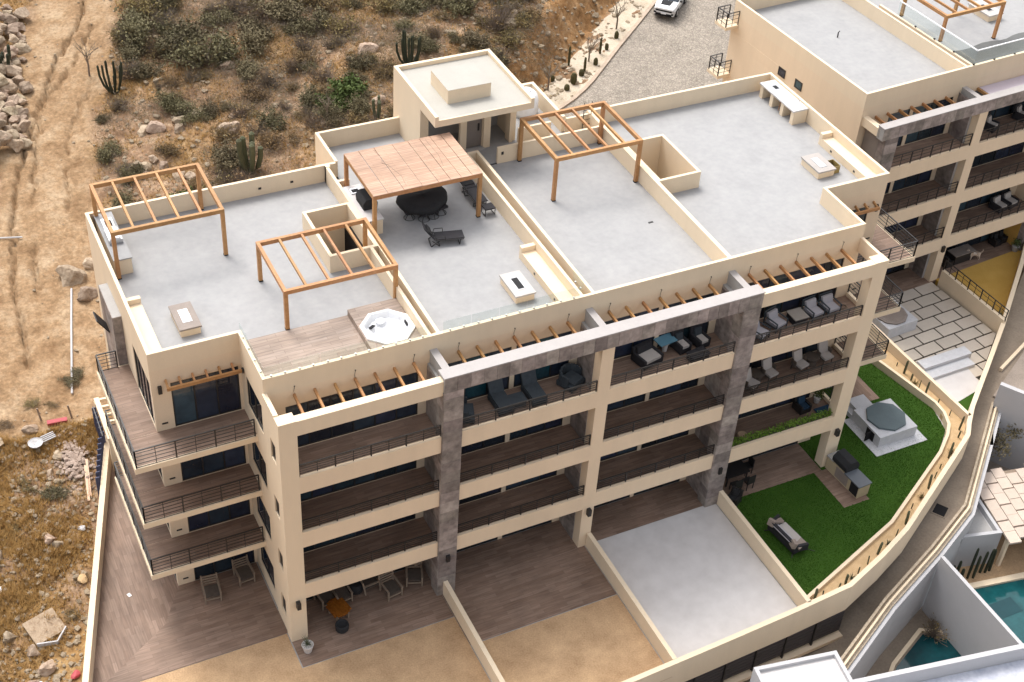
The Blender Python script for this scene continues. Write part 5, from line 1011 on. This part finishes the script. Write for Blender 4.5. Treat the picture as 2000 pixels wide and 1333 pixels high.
lw_ = wl_('white_wall', 'large white gable wall right of the driveway, behind the dark tree', [(27.2, -.8), (31.3, -7.4), (31.5, -7.3), (27.45, -.65)], WZ-.4, .5)
wl_('white_pier', 'short pale pier on the outer side of the driveway wall', [(25.0, -3.0), (25.35, -3.2), (26.1, -2.3), (25.8, -2.0)], WZ, -1.4)
struct(MB().prism([(23.0, -5.0), (33, -8.0), (36, 4), (27, -.4)], WZ-.02, WZ+.025).build('yard', mat('yard_soil', (.30, .25, .21), .95, .25, 1, 12, .3)))

struct(MB().prism([(27.6, -.3), (31.5, -6.9), (45, -4), (45, 4), (36.5, 4.6)], -1.3, -.9).build('dirt_yard', MATS['yard_soil']))
kk = MB().bar((29.5, 1.3, -.85), (37, 4.6, -.85), .18, .2).build('kerb', stucco_p); struct(kk)
# ------------------------------------------------------------------ car
car = thing('parked_car', 'white compact SUV with a black bonnet stripe parked on the cobbled street', 'car', (30.0, 41.2, T0(30.0, 41.2)+.06), R(-46))
def loft(secs):
    m = MB(); k = len(secs[0]); vs = [p for s in secs for p in s]; fs = [(i*k+j, i*k+(j+1) % k, (i+1)*k+(j+1) % k, (i+1)*k+j) for i in range(len(secs)-1) for j in range(k)]
    fs += [tuple(range(k))[::-1], tuple(range((len(secs)-1)*k, len(secs)*k))]; return m.add(vs, fs)
def sec(y, w0, w1, z0, zm, z1): return [(-w0*.93, y, z0), (w0*.93, y, z0), (w0, y, zm), (w1, y, z1-.03), (w1*.8, y, z1), (-w1*.8, y, z1), (-w1, y, z1-.03), (-w0, y, zm)]
loft([sec(-1.98, .70, .66, .32, .6, .84), sec(-1.86, .80, .74, .26, .64, .93), sec(-1.5, .84, .78, .24, .68, .98), sec(-.85, .86, .80, .22, .72, 1.04), sec(.9, .86, .81, .22, .72, 1.06), sec(1.75, .84, .79, .26, .72, 1.04), sec(1.95, .76, .72, .34, .7, .95)]).build('body', carw, car)
loft([[( -.74, -.95, 1.0), (.74, -.95, 1.0), (.74, -.94, 1.02), (-.74, -.94, 1.02)], [(-.78, -.4, 1.0), (.78, -.4, 1.0), (.62, -.32, 1.48), (-.62, -.32, 1.48)], [(-.78, 1.0, 1.0), (.78, 1.0, 1.0), (.62, .95, 1.53), (-.62, .95, 1.53)], [(-.76, 1.8, 1.0), (.76, 1.8, 1.0), (.6, 1.6, 1.42), (-.6, 1.6, 1.42)]]).build('glasshouse', glassd, car)
loft([[(-.58, -.3, 1.48), (.58, -.3, 1.48), (.58, -.3, 1.52), (-.58, -.3, 1.52)], [(-.6, 1.0, 1.53), (.6, 1.0, 1.53), (.58, 1.0, 1.57), (-.58, 1.0, 1.57)], [(-.58, 1.62, 1.42), (.58, 1.62, 1.42), (.55, 1.62, 1.46), (-.55, 1.62, 1.46)]]).build('roof', carw, car)
MB().add([(-.38, -1.62, .975), (.32, -1.62, .975), (.4, -.95, 1.046), (-.42, -.95, 1.046)], [(0, 1, 2, 3)]).build('bonnet_stripe', blackf, car)
B(-.62, .62, -2.0, -1.93, .60, .72).build('grille', dark, car); B(-.62, .62, -2.02, -1.88, .28, .46).build('lower_grille', dark, car); B(-.2, .2, -2.04, -2.0, .42, .53).build('number_plate', white, car)
for s in (-1, 1):
    B(s*.5, s*.76, -1.98, -1.84, .62, .74).build('headlight', steel, car); B(s*.58, s*.74, -2.0, -1.9, .42, .54).build('fog_light', dark, car); B(s*.84, s*1.0, -.72, -.58, .98, 1.1).build('mirror', metal, car)
    for y in (-1.2, 1.25):
        w_ = MB(); k = 18; w_.add([(s*(.66 if q == 0 else .88), y+.35*math.cos(2*PI*i/k), .35+.35*math.sin(2*PI*i/k)) for q in (0, 1) for i in range(k)], [tuple(range(k)), tuple(range(k, 2*k))]+[(i, (i+1) % k, k+(i+1) % k, k+i) for i in range(k)]); t_ = w_.build('wheel', rubber, car)
        MB().add([(s*.885, y+.22*math.cos(2*PI*i/10), .35+.22*math.sin(2*PI*i/10)) for i in range(10)], [tuple(range(10))]).build('rim', steel, t_)
# ------------------------------------------------------------------ rocks
random.seed(21); rr_ = random.Random(9)
RM = []
for k in range(7): RM.append(MB().rock((0, 0, 0), (1, .8, .62), rr_, 2).mesh('boulder', rockm))
def rock(x, y, s, label, grp=None, m=None, z=0, squash=(1, 1, 1)):
    o = bpy.data.objects.new('boulder', RM[random.randrange(7)]); C.objects.link(o); o.location = (x, y, T(x, y)+s*.22+z); o.rotation_euler = (random.uniform(-.3, .3), random.uniform(-.3, .3), random.uniform(0, 6.3)); o.scale = (s*squash[0], s*squash[1], s*squash[2]); return tag(o, label, 'boulder', grp)
rock(-18.42, 26.1, .85, 'largest round boulder on the bare sand at the end of the dirt track'); rock(-17.85, 24.3, .62, 'knobbly boulder on the sand, nearest the far left pergola'); rock(-17.0, 26.7, .5, 'boulder touching the left rear corner of the building, beside the largest one')
for x, y, s in ((-11.0, 37.5, .55), (-10.3, 37.3, .6), (-8.71, 37.43, .5), (-9.0, 36.6, .4), (-7.6, 37.6, .55), (-6.17, 34.74, .85), (-8.27, 39.51, .35), (-5.4, 36.3, .4)): rock(x, y, s, 'pale boulder in the scrub below the dark olive bushes', 'boulders in the scrub behind the building')
rock(-4.17, 41.63, .5, 'lone pale boulder high in the scrub left of the green bush'); rock(4.79, 39.38, .7, 'pinkish boulder right of the green bush in the scrub'); rock(15.25, 38.82, .7, 'flat orange boulder at the top of the dug bank', squash=(1.3, .9, .6)); rock(3.2, 33.0, .45, 'pale boulder close behind the stair tower')
for x, y, s in ((-12.3, 34.4, .4), (-11.7, 34.2, .45), (-11.2, 34.6, .4), (-12.0, 33.5, .35), (-10.8, 33.8, .35), (-10.2, 32.3, .5), (-9.6, 31.9, .4)): rock(x, y, s, 'pale boulder in the heap seen through the far left pergola', 'boulders behind the far left pergola')
rock(-8.6, 29.9, .3, 'small square stone seen through the far left pergola')
for i in range(92):
    t = i/91; y = 54-15.5*t; x = -16.6-3.2*t-random.uniform(0, 2.6); x = -15.4-3.0*t-(i % 4)*.62+random.uniform(-.3, .3)
    if i in (25, 26, 30, 31, 34, 38): continue
    rock(x, y+random.uniform(-.4, .4), random.uniform(.28, .66), ('boulder at the foot of the stone bank', 'boulder in the stone bank second row', 'boulder in the stone bank third row', 'boulder on top of the stone bank')[i % 4]+(', upper end' if t < .33 else ', middle' if t < .66 else ', lower end'), 'boulders of the stone bank', z=.3*(i % 4)+random.uniform(-.1, .25))
for x, y, s in ((-23.5, 8.3, .4), (-23.3, 7.9, .32), (-26.0, 8.2, .4), (-26.3, 7.7, .35), (-25.2, 1.5, .4), (-25.6, 2.6, .35), (-26.4, 3.6, .4), (-26.0, 1.0, .3), (-22.0, 13.2, .3), (-22.6, 12.3, .25), (-26.1, 14.9, .4), (-24.6, 15.2, .4), (-22.9, 15.4, .4)): rock(x, y, s, 'pale boulder in the dry grass left of the terrace', 'boulders left of the terrace wall')
sm_ = MB(); random.seed(31)
def okspot(x, y): return not inside(x, y) and kerbx(y)-x > 0.1
cnt = 0
while cnt < 5600:
    lf = random.random() < .36
    if lf: x, y = random.uniform(-28.5, -20), random.uniform(-2, 16.5)
    elif random.random() < .25: x, y = random.uniform(10, 28), random.uniform(30, 46)
    else: x, y = random.uniform(-22, 26), random.uniform(17.3, 56)
    if not okspot(x, y): continue
    tmk = trackmask(x, y)
    if random.random() < tmk*.75: continue
    if x > lwx(y)-.3 and y < 14: continue
    cnt += 1; s = random.choice((.04, .05, .07, .09, .12, .18) if lf else (.05, .07, .09, .12, .18, .26))*random.uniform(.7, 1.2)*(0.5 if tmk > .3 else 1); sm_.rock((x, y, T(x, y)+s*.15), (s, s*.8, s*.6), rr_, 0)
stuff(sm_.build('loose_stones', rockm))
rb = MB()
for i in range(420):
    a = random.uniform(0, 6.3); q = abs(random.gauss(0, .55)); x, y = -21.3+q*math.cos(a)*.9, 12.6+q*math.sin(a)*1.6
    if x > lwx(y)-.3: continue
    s = random.uniform(.05, .17); rb.rock((x, y, T(x, y)+.25*max(0, 1-q)+s*.2), (s, s*.8, s*.6), rr_, 0)
stuff(rb.build('rubble_heap', rockg))
# ------------------------------------------------------------------ dry grass
gm_ = MB(); random.seed(44); cnt = 0
while cnt < 26000:
    if random.random() < .55: x, y = random.uniform(-28.8, -19.8), random.uniform(-3, 18)
    else: x, y = random.uniform(-17, 20), random.uniform(17.3, 57)
    if not okspot(x, y) or (x > lwx(y)-.25 and y < 14): continue
    d = kerbx(y)-x
    if d < 4.4 or trackmask(x, y) > .35: continue
    gsel = noise.noise(Vector((x*.22, y*.22, 11)))+0.35*noise.noise(Vector((x*.8, y*.8, 1)))
    if random.random() > sm(-.25, .3, gsel)+.12: continue
    if 4.4 < d < 8.5 and random.random() > .25: continue
    cnt += 1; z = T(x, y)-.02; h = random.uniform(.14, .42); tilt = noise.noise(Vector((x*.5, y*.5, 20)))*1.5
    for b3 in range(4):
        a = random.uniform(0, 6.3); lx, ly = math.cos(a)*h*.6+tilt*h*.5, math.sin(a)*h*.6+.2*h; px, py = -math.sin(a)*.02, math.cos(a)*.02
        gm_.add([(x-px, y-py, z), (x+px, y+py, z), (x+lx, y+ly, z+h*random.uniform(.5, 1))], [(0, 1, 2)])
stuff(gm_.build('dry_grass', grassm))
# ------------------------------------------------------------------ shrubs
def shrub_meshes(seed, nl, nt, leaf, r=1.0, hgt=.8, ls=.06):
    q = random.Random(seed); tw = MB(); lv = MB(); lobes = [Vector((q.uniform(-.6, .6)*r, q.uniform(-.6, .6)*r, q.uniform(.35, .8)*hgt)) for _ in range(8)]; ends = []
    for i in range(nt):
        lb = q.choice(lobes); e = lb+Vector((q.gauss(0, .24)*r, q.gauss(0, .24)*r, q.gauss(0, .16)*hgt)); b0 = Vector((q.gauss(0, .07), q.gauss(0, .07), -.1)); mid = b0.lerp(e, .5)+Vector((q.gauss(0, .1), q.gauss(0, .1), q.uniform(-.12, .05)))
        tw.tube([b0, mid, e], .016, 3, .005); ends.append((mid, e))
    for i in range(nl):
        mid, e = q.choice(ends); p = mid.lerp(e, q.uniform(.35, 1.12))+Vector((q.gauss(0, .09), q.gauss(0, .09), q.gauss(0, .07)))*r; d = Vector((q.gauss(0, 1), q.gauss(0, 1), q.gauss(0, .7)+.3)).normalized(); s2 = d.orthogonal().normalized(); s2 = Matrix.Rotation(q.uniform(0, 6.3), 3, d) @ s2; l = ls*q.uniform(.6, 1.5)
        lv.add([p-d*l, p+s2*l*.55, p+d*l, p-s2*l*.55], [(0, 1, 2, 3)])
    return tw.mesh('trunk', twigm), (lv.mesh('crown', leaf) if nl else None)
KINDS = {'olive': [shrub_meshes(i, 2600, 110, leafo, ls=.045) for i in (1, 2, 3)], 'dry': [shrub_meshes(i, 1100, 160, leafy, ls=.045) for i in (4, 5)], 'green': [shrub_meshes(i, 2600, 60, leafg, ls=.07) for i in (6, 7)], 'bare': [shrub_meshes(i, 120, 210, leafy, 1.0, 1.1) for i in (8, 9)]}
LAB = {'olive': 'olive grey thorn shrub on the rocky slope behind the building', 'dry': 'brown half dry shrub on the rocky slope behind the building', 'green': 'green shrub', 'bare': 'grey leafless shrub of bare twigs on the rocky slope'}
def where(kind, x, y, s):
    k = {'olive': 'olive thorn shrub', 'dry': 'brown dry shrub', 'green': 'green shrub', 'bare': 'leafless shrub'}[kind]; d = kerbx(y)-x
    if d < 10: p = 'on the dug bank above the street'
    elif y > 48: p = 'at the top edge' + (', left part' if x < 4 else ', right part')
    elif x < -8: p = 'beside the dirt track' + (', far up' if y > 40 else ', lower down')
    elif y < 29: p = 'close behind the rear parapet'
    elif x > 6: p = 'on the slope behind the stair tower'
    elif y > 41: p = 'upslope of the big green bush'
    elif x < -3: p = 'above the thick pipe cactus'
    else: p = 'around the big green bush'
    return ('small ' if s < .8 else 'medium ' if s < 1.1 else 'wide ')+k+' '+p
def shrub(kind, x, y, s, label=None, hs=1.0):
    tw, lv = random.choice(KINDS[kind]); o = thing('shrub', label or where(kind, x, y, s), 'shrub', (x, y, T(x, y)-.05), random.uniform(0, 6.3), None if label else kind+' shrubs on the slope'); o.scale = (s, s, s*hs)
    for n_, me in (('trunk', tw), ('crown', lv)):
        if me: c2 = bpy.data.objects.new(n_, me); C.objects.link(c2); c2.parent = o
    return o
random.seed(77)
shrub('green', 1.3, 34.6, 1.75, 'large bright green bush behind the boarded pergola, left of the stair tower', .85); shrub('green', .4, 33.7, 1.3, 'smaller bright green bush against the left of the large one', .8)
shrub('olive', -20.0, 18.3, .75, 'small olive bush at the foot of the white survey pole', .7); shrub('olive', -22.6, 10.9, .8, 'dark green grey bush on the rubble slope left of the terrace wall', .6)
shrub('olive', -5.33, 43.0, 2.4, 'biggest dark olive bush at the top left of the slope'); shrub('olive', -6.6, 45.2, 2.1, 'dark olive bush above the biggest one at the top edge'); shrub('olive', -8.6, 47.6, 1.9, 'yellow green bush beside the dirt track at the top'); shrub('olive', -9.5, 45.5, 1.3, 'olive bush at the edge of the dirt track, just right of the leafless tree')
shrub('olive', -7.2, 30.8, 1.6, 'pale olive bush between the far left pergola and the boulders'); shrub('green', 1.5, 28.6, 1.0, 'low green bush at the corner of the rear parapet, by the cactus'); shrub('bare', 14.1, 38.6, 1.7, 'silvery bare thicket at the top of the dug bank', 1.3); shrub('olive', 12.6, 41.4, 1.8, 'dark olive bush above the orange boulder')
for x, y, s, k in ((-3.3, 40.4, 1.3, 'olive'), (1.0, 46.9, 2.0, 'olive'), (2.7, 44.4, 1.7, 'olive'), (-1.5, 44, 1.8, 'olive'), (8.2, 44.7, 1.6, 'dry'), (10.2, 43, 1.5, 'olive'), (-10.1, 34.8, .9, 'dry'), (5.2, 36.3, 1.1, 'dry'), (3.6, 37.8, 1.2, 'olive'), (-10.5, 29.8, .9, 'green'), (-13.2, 30.5, .7, 'olive'), (16.5, 42.6, 1.3, 'bare'), (19, 43, 1.4, 'bare'), (21.0, 43.2, 1.3, 'bare')): shrub(k, x, y, s, {'green': 'dark green bush seen through the far left pergola'}.get(k))
cnt = 0
while cnt < 245:
    x, y = random.uniform(-14, 18), random.uniform(18.5, 56); d = kerbx(y)-x
    if not okspot(x, y) or d < 6.0 or trackmask(x, y) > .05: continue
    w_ = noise.noise(Vector((x*.13, y*.13, 30)))
    if random.random() > .7+w_*.9+(y-34)*.02: continue
    if -13 < x < -8 and 31 < y < 39 and random.random() < .8: continue
    cnt += 1; k = random.choices(('olive', 'dry', 'bare'), (5, 5, 5))[0]; shrub(k, x, y, random.uniform(.55, 1.3)*(1.25 if y > 42 else 1))
for x, y, s in ((-24.0, 16.2, .5), (-22.4, 17.3, .55), (-25.4, 13.6, .5), (-23.9, 12.0, .6), (-26.2, 10.5, .6), (-22.7, 5.7, .5), (-23.6, 3.8, .5), (-24.8, 9.8, .5), (-21.5, 16.8, .45)): shrub('dry', x, y, s, 'low straw coloured bush on the slope left of the terrace', .6)['group'] = 'straw bushes left of the terrace wall'
# low scrub that covers the slope between the shrubs
random.seed(99)
for nm, m_, num in (('scrub_cover', leafo, 4200), ('dead_scrub', twigm, 7000), ('dry_scrub', leafy, 4600)):
    sc_ = MB(); cnt = 0
    while cnt < num:
        x, y = random.uniform(-14.5, 19), random.uniform(17.5, 57); d = kerbx(y)-x
        if not okspot(x, y) or d < 5.0 or trackmask(x, y) > .1: continue
        if random.random() > .5+noise.noise(Vector((x*.2, y*.2, 60+num)))*1.4+(y-35)*.012: continue
        if -13 < x < -8.5 and 31.5 < y < 38.5 and random.random() < .75: continue
        cnt += 1; z = T(x, y); r_ = random.uniform(.15, .45)
        for k in range(16):
            p = Vector((x+random.gauss(0, r_), y+random.gauss(0, r_), z+abs(random.gauss(0, .6*r_)))); d3 = Vector((random.gauss(0, 1), random.gauss(0, 1), random.gauss(0, 1)+.5)).normalized(); e = d3.orthogonal().normalized(); l = .16 if nm == 'dead_scrub' else .05; w2 = .010 if nm == 'dead_scrub' else .028
            sc_.add([p-d3*l-e*w2*.4, p+e*w2, p+d3*l], [(0, 1, 2)])
    stuff(sc_.build(nm, m_))
# leafless trees along the street
def baretree(x, y, h, label, seed, grp=None, m=twigm):
    q = random.Random(seed); t = thing('bare_tree', label, 'tree', (x, y, T(x, y)), 0, grp); tr = MB(); cr_ = MB(); tr.tube([(0, 0, -.1), (.03, .02, h*.3), (0, .05, h*.5)], .07, 6, .05)
    for i in range(9):
        a = q.uniform(0, 6.3); z0 = h*q.uniform(.32, .5); e = Vector((math.cos(a)*h*.3, math.sin(a)*h*.3, h*q.uniform(.7, 1.0))); m1 = Vector((0, .03, z0)).lerp(e, .5)+Vector((q.gauss(0, .1), q.gauss(0, .1), .1)); cr_.tube([(0, .03, z0), m1, e], .03, 4, .01)
        for k in range(6): b0 = m1.lerp(e, q.random()); cr_.tube([b0, b0+Vector((q.gauss(0, .22), q.gauss(0, .22), q.uniform(.05, .4)))*h*.35], .012, 3, .004)
    tr.build('trunk', m, t); cr_.build('crown', m, t); return t
baretree(16.2, 34.3, 2.6, 'leafless young tree ringed with stones behind the third roof pergola', 1)
baretree(-12.64, 44.9, 2.8, 'leafless twisted tree on the right edge of the dirt track', 2); baretree(20.6, 36.6, 2.2, 'leafless thin tree midway along the street planting strip', 3); baretree(24.6, 39.8, 2.6, 'leafless tree by the kerb behind the parked car', 4); baretree(27.5, 43.0, 2.8, 'leafless tree at the top end of the street planting strip', 5); baretree(-.6, 32.2, 1.8, 'fallen grey branching dead wood left of the green bush', 6)
rg = MB()
for i in range(14): a = i*PI/7; rg.rock((16.2+.75*math.cos(a), 34.3+.75*math.sin(a), T(16.2, 34.3)+.08), (.16, .13, .1), rr_, 0)
tag(rg.build('stone_ring', rockm), 'ring of small stones round the leafless young tree by the street', 'stone ring')
barrel = mat('barrel_cactus_skin', (.035, .035, .016), .9, .3, 4, 20, .3, col2=(.10, .085, .035))
for x, y, h, r_ in ((17.05, 35.25, .6, .17), (17.5, 33.95, .6, .24), (18.3, 34.5, .95, .27), (19.3, 35.2, .65, .24), (20.9, 36.1, .75, .2), (22.6, 37.6, .6, .17), (24.0, 38.7, .8, .2)): 
    h *= .85; r_ *= .85; o = MB().lathe([(r_*.8, 0), (r_, h*.35), (r_*.95, h*.75), (r_*.5, h*.97), (.02, h)], 18, star=.14).build('barrel_cactus', barrel); o.location = (x, y, T(x, y)); tag(o, 'dark barrel cactus on the pale strip beside the street', 'cactus', 'barrel cacti along the street')
for x, y, h, lab in ((19.75, 35.6, 1.2, 'single dark cactus post by the street kerb, ringed with stones'), (19.0, 36.6, 1.5, 'tall dark cactus column at the foot of the dug bank'), (21.9, 37.3, 1.3, 'thin cactus post further up the street strip')): column_cactus('column_cactus', (x, y, T(x, y)), h, .1, lab, barrel, grp=None)
def organ(x, y, h, n_, sp, label, seed, m=cactusd, r_=.11):
    q = random.Random(seed); t = thing('organ_pipe_cactus', label, 'cactus', (x, y, T(x, y)))
    for i in range(n_):
        a = i*2.4; d = sp*math.sqrt((i+.5)/n_); hh_ = h*q.uniform(.62, 1.0); pts = [(math.cos(a)*d*.25, math.sin(a)*d*.25, -.1), (math.cos(a)*d*.75, math.sin(a)*d*.75, hh_*.25), (math.cos(a)*d, math.sin(a)*d, hh_*.6), (math.cos(a)*d*1.05, math.sin(a)*d*1.05, hh_*.95), (math.cos(a)*d*1.05, math.sin(a)*d*1.05, hh_)]
        mm = MB().tube(pts, r_, 8); mm.v[-8:] = [tuple(Vector(pts[-1])*(.75)+Vector(v)*.25) for v in mm.v[-8:]]; mm.build('arm', m, t)
organ(6.77, 36.5, 2.7, 11, .9, 'dark organ pipe cactus clump behind the stair tower roof', 1, cactusd, .08); organ(-11.6, 42.6, 2.3, 11, .85, 'dark organ pipe cactus clump at the right edge of the dirt track', 2, cactusd, .075); organ(-6.45, 29.7, 2.9, 6, .7, 'thick green pipe cactus rising behind the rear parapet', 3, cactusm, .17); organ(-17.9, 47.0, 2.2, 9, .8, 'dark organ pipe cactus among the boulders at the left edge', 4); organ(2.4, 31.3, 1.5, 4, .4, 'small pipe cactus left of the stair tower', 5, cactusm, .1)
# agaves or dark heap near the rear corner
shrub('bare', -.9, 31.6, .7, 'black burnt looking stump of twigs near the rear corner parapet', .8)
# ------------------------------------------------------------------ odds and ends on the rubble slope
def gz(x, y): return T(x, y)
po = MB().tube([(-18.5, 25.2, T(-18.5, 25.2)+.08), (-19.2, 22.2, T(-19.2, 22.2)+.12), (-20.35, 17.2, T(-20.3, 17.2)+.12)], .06, 6).build('survey_pole', whitep); tag(po, 'long white pole lying on the sand near the two boulders', 'pole')
po = MB().tube([(-23, 31.2, T(-23, 31.2)+.1), (-20.1, 30.35, T(-20.1, 30.35)+.12)], .05, 6).build('survey_pole', whitep); tag(po, 'white pole lying across the left edge of the dirt track', 'pole')
mat('dusty_slab', (.26, .18, .115), .95, .2, 3, 12, .5, col2=(.46, .36, .26))
ss = thing('broken_slab', 'broken tilted concrete slab half buried in the rubble near the bottom left corner', 'slab', (-24.75, 3.3, T(-24.75, 3.3)+.15), .3); MB().cbox((0, .3, .1), (1.5, 1.3, .1), 0, .25).build('slab_plate', MATS['dusty_slab'], ss); MB().bar((-.75, -.35, .0), (.05, -.75, -.05), .06, .22).bar((.05, -.75, -.05), (.75, -.3, .02), .06, .22).build('rim', whitep, ss)
wh2 = thing('wheelbarrow_tray', 'white shallow tray with bars lying on the rubble slope', 'tray', (-22.85, 14.2, T(-22.85, 14.2)+.15), .2); MB().lathe([(.1, 0), (.34, .06), (.38, .16), (.32, .12), (.1, .06)], 14).build('tray', whitep, wh2)
for i in range(4): MB().bar((.35, .25-.13*i, .12), (1.05, .28-.13*i, .14), .05).build('bar', whitep, wh2)
rd = thing('red_crate', 'broken reddish crate with wooden uprights on the rubble slope', 'crate', (-21.5, 15.5, T(-21.5, 15.5)+.05), -.1); MB().box(-.5, .5, -.2, .2, 0, .06).cbox((0, -.2, .12), (1.0, .05, .2), 0, .3).build('crate_side', redp, rd)
for x, y in ((-.75, .3), (.75, .1)): MB().bar((x, y, -.1), (x-.1, y+.1, .8), .07).build('upright', woodgrey, rd)
for i, (x, y, lab) in enumerate(((-21.0, 11.0, 'outer plank leaning on the left terrace wall below the rubble heap'), (-20.85, 11.3, 'inner plank leaning on the left terrace wall below the rubble heap'))): o = MB().bar((x-.25, y-1.0, T(x-.3, y-1.0)+.06), (x+.1, y+1.1, T(x-.1, y+1.1)+.25), .12, .03).build('plank', woodpale); tag(o, lab, 'plank')
for i, (x, y, s, lab, m_) in enumerate(((-21.95, 8.5, .22, 'crumpled white bag by the middle of the left terrace wall', whitep), (-22.7, 5.6, .32, 'square tan board beside the left terrace wall', sandm), (-24.15, .6, .26, 'pink plastic scrap at the foot of the terrace wall, bottom left', redp), (-25.7, .9, .2, 'white tin in the rubble near the bottom left corner', white), (-26.3, 6.4, .22, 'long white scrap in the grass at the left edge', white))):
    o = MB().rock((0, 0, 0), (s, s*.8, s*.35), rr_, 1).build('litter', m_); o.location = (x, y, T(x, y)+s*.3); tag(o, lab, 'litter')
fn = thing('fence', 'low fence of blue grey slats at the top end of the slanting terrace wall', 'fence', (0, 0, 0))
for i in range(14):
    y = 14.5-.33*i; x = -19.72 if y > 12.6 else lwx(y)-.12; MB().bar((x, y, T(x-.3, y)-.1), (x, y, 2.0-.05*i), .05, .2).build('slat', bluep, fn)
MB().bar((-19.74, 14.6, 2.02), (-19.76, 12.6, 1.72), .05).build('rail', metal, fn)
pf = thing('beam_frame', 'small cream beam frame over the terrace steps below the left balcony', 'pergola', (0, 0, 0))
xa = lambda y: lwx(y)+.05
MB().bar((-19.5, 14.7, 2.35), (-19.55, 11.5, 2.35), .24, .2).build('beam', stucco_p, pf)
for y in (14.58, 14.0, 13.4, 12.8, 12.2): MB().bar((-19.4, y, 2.33), (-18.75, y-.05, 2.33), .13, .16).build('cross_beam', stucco_p, pf)
for y in (14.6, 11.6): MB().bar((-19.53, y, .2), (-19.53, y, 2.26), .22).build('post', stucco_p, pf)
# dark trees and cacti in the lower yards
def leaftree(x, y, z, h, r_, label, m, seed):
    q = random.Random(seed); t = thing('small_tree', label, 'tree', (x, y, z)); tr = MB(); lv = MB(); tr.tube([(0, 0, -.1), (.1, .05, h*.45)], .07, 6, .05)
    for i in range(9):
        a = q.uniform(0, 6.3); e = Vector((math.cos(a)*r_*q.uniform(.4, 1), math.sin(a)*r_*q.uniform(.4, 1), h*q.uniform(.65, 1.0))); tr.tube([(.1, .05, h*.4), e*.6+Vector((0, 0, h*.15)), e], .035, 4, .01)
        for k in range(130): p = e+Vector((q.gauss(0, .2), q.gauss(0, .2), q.gauss(0, .14)))*r_; d = Vector((q.gauss(0, 1), q.gauss(0, 1), q.gauss(0, 1))).normalized(); s2 = d.orthogonal().normalized(); lv.add([p-d*.09, p+s2*.05, p+d*.09, p-s2*.05], [(0, 1, 2, 3)])
    tr.build('trunk', twigm, t); lv.build('crown', m, t)
leaftree(27.4, -1.6, WZ, 3.0, 1.4, 'dark leafy tree in the lower yard against the large white gable wall', leafo, 1); shrub('bare', 16.4, -10.6, .9, 'sparse leafless bush at the tip of the small pool').location.z = WZ
tc_ = thing('prickly_cactus', 'dark branching cactus in the lower yard behind the pale slatted pergola', 'cactus', (25.4, -4.2, WZ))
for pts, r_ in (([(0, 0, -.1), (0, 0, 1.2), (.05, .1, 2.2)], .16), ([(0, 0, .9), (.45, .1, 1.1), (.55, .15, 1.7)], .12), ([(0, 0, 1.1), (-.3, .1, 1.4), (-.35, .1, 1.9)], .1)): MB().tube(pts, r_, 8).build('arm', cactusd, tc_)
gc2 = armchair('garden_chair', 'pale wire garden chair in the lower yard beyond the dark cactus', (27.6, -4.3, WZ+.03), .4, woodgrey, cushl, .6, .6, .8, .5, cat='chair')

# tell look-alikes apart by their order in the picture
from collections import defaultdict
ORD = ['leftmost', 'second from left', 'third from left', 'fourth from left', 'fifth from left', 'sixth from left', 'seventh from left', 'eighth from left', 'ninth from left', 'tenth from left', 'eleventh from left', 'twelfth from left', 'thirteenth from left', 'fourteenth from left', 'fifteenth from left', 'sixteenth from left', 'seventeenth from left', 'eighteenth from left', 'nineteenth from left', 'twentieth from left']
same = defaultdict(list)
for o in bpy.data.objects:
    if o.parent is None and 'label' in o and 'category' in o: same[o['label']].append(o)
def scrx(o): d = o.location-cam.matrix_world.translation; return d.dot(rt)/d.dot(fw)
for lab, os_ in same.items():
    if len(os_) < 2: continue
    os_.sort(key=scrx)
    for i, o in enumerate(os_):
        if i == len(os_)-1: o['label'] = lab+', rightmost'
        elif i < len(ORD): o['label'] = lab+', '+ORD[i]
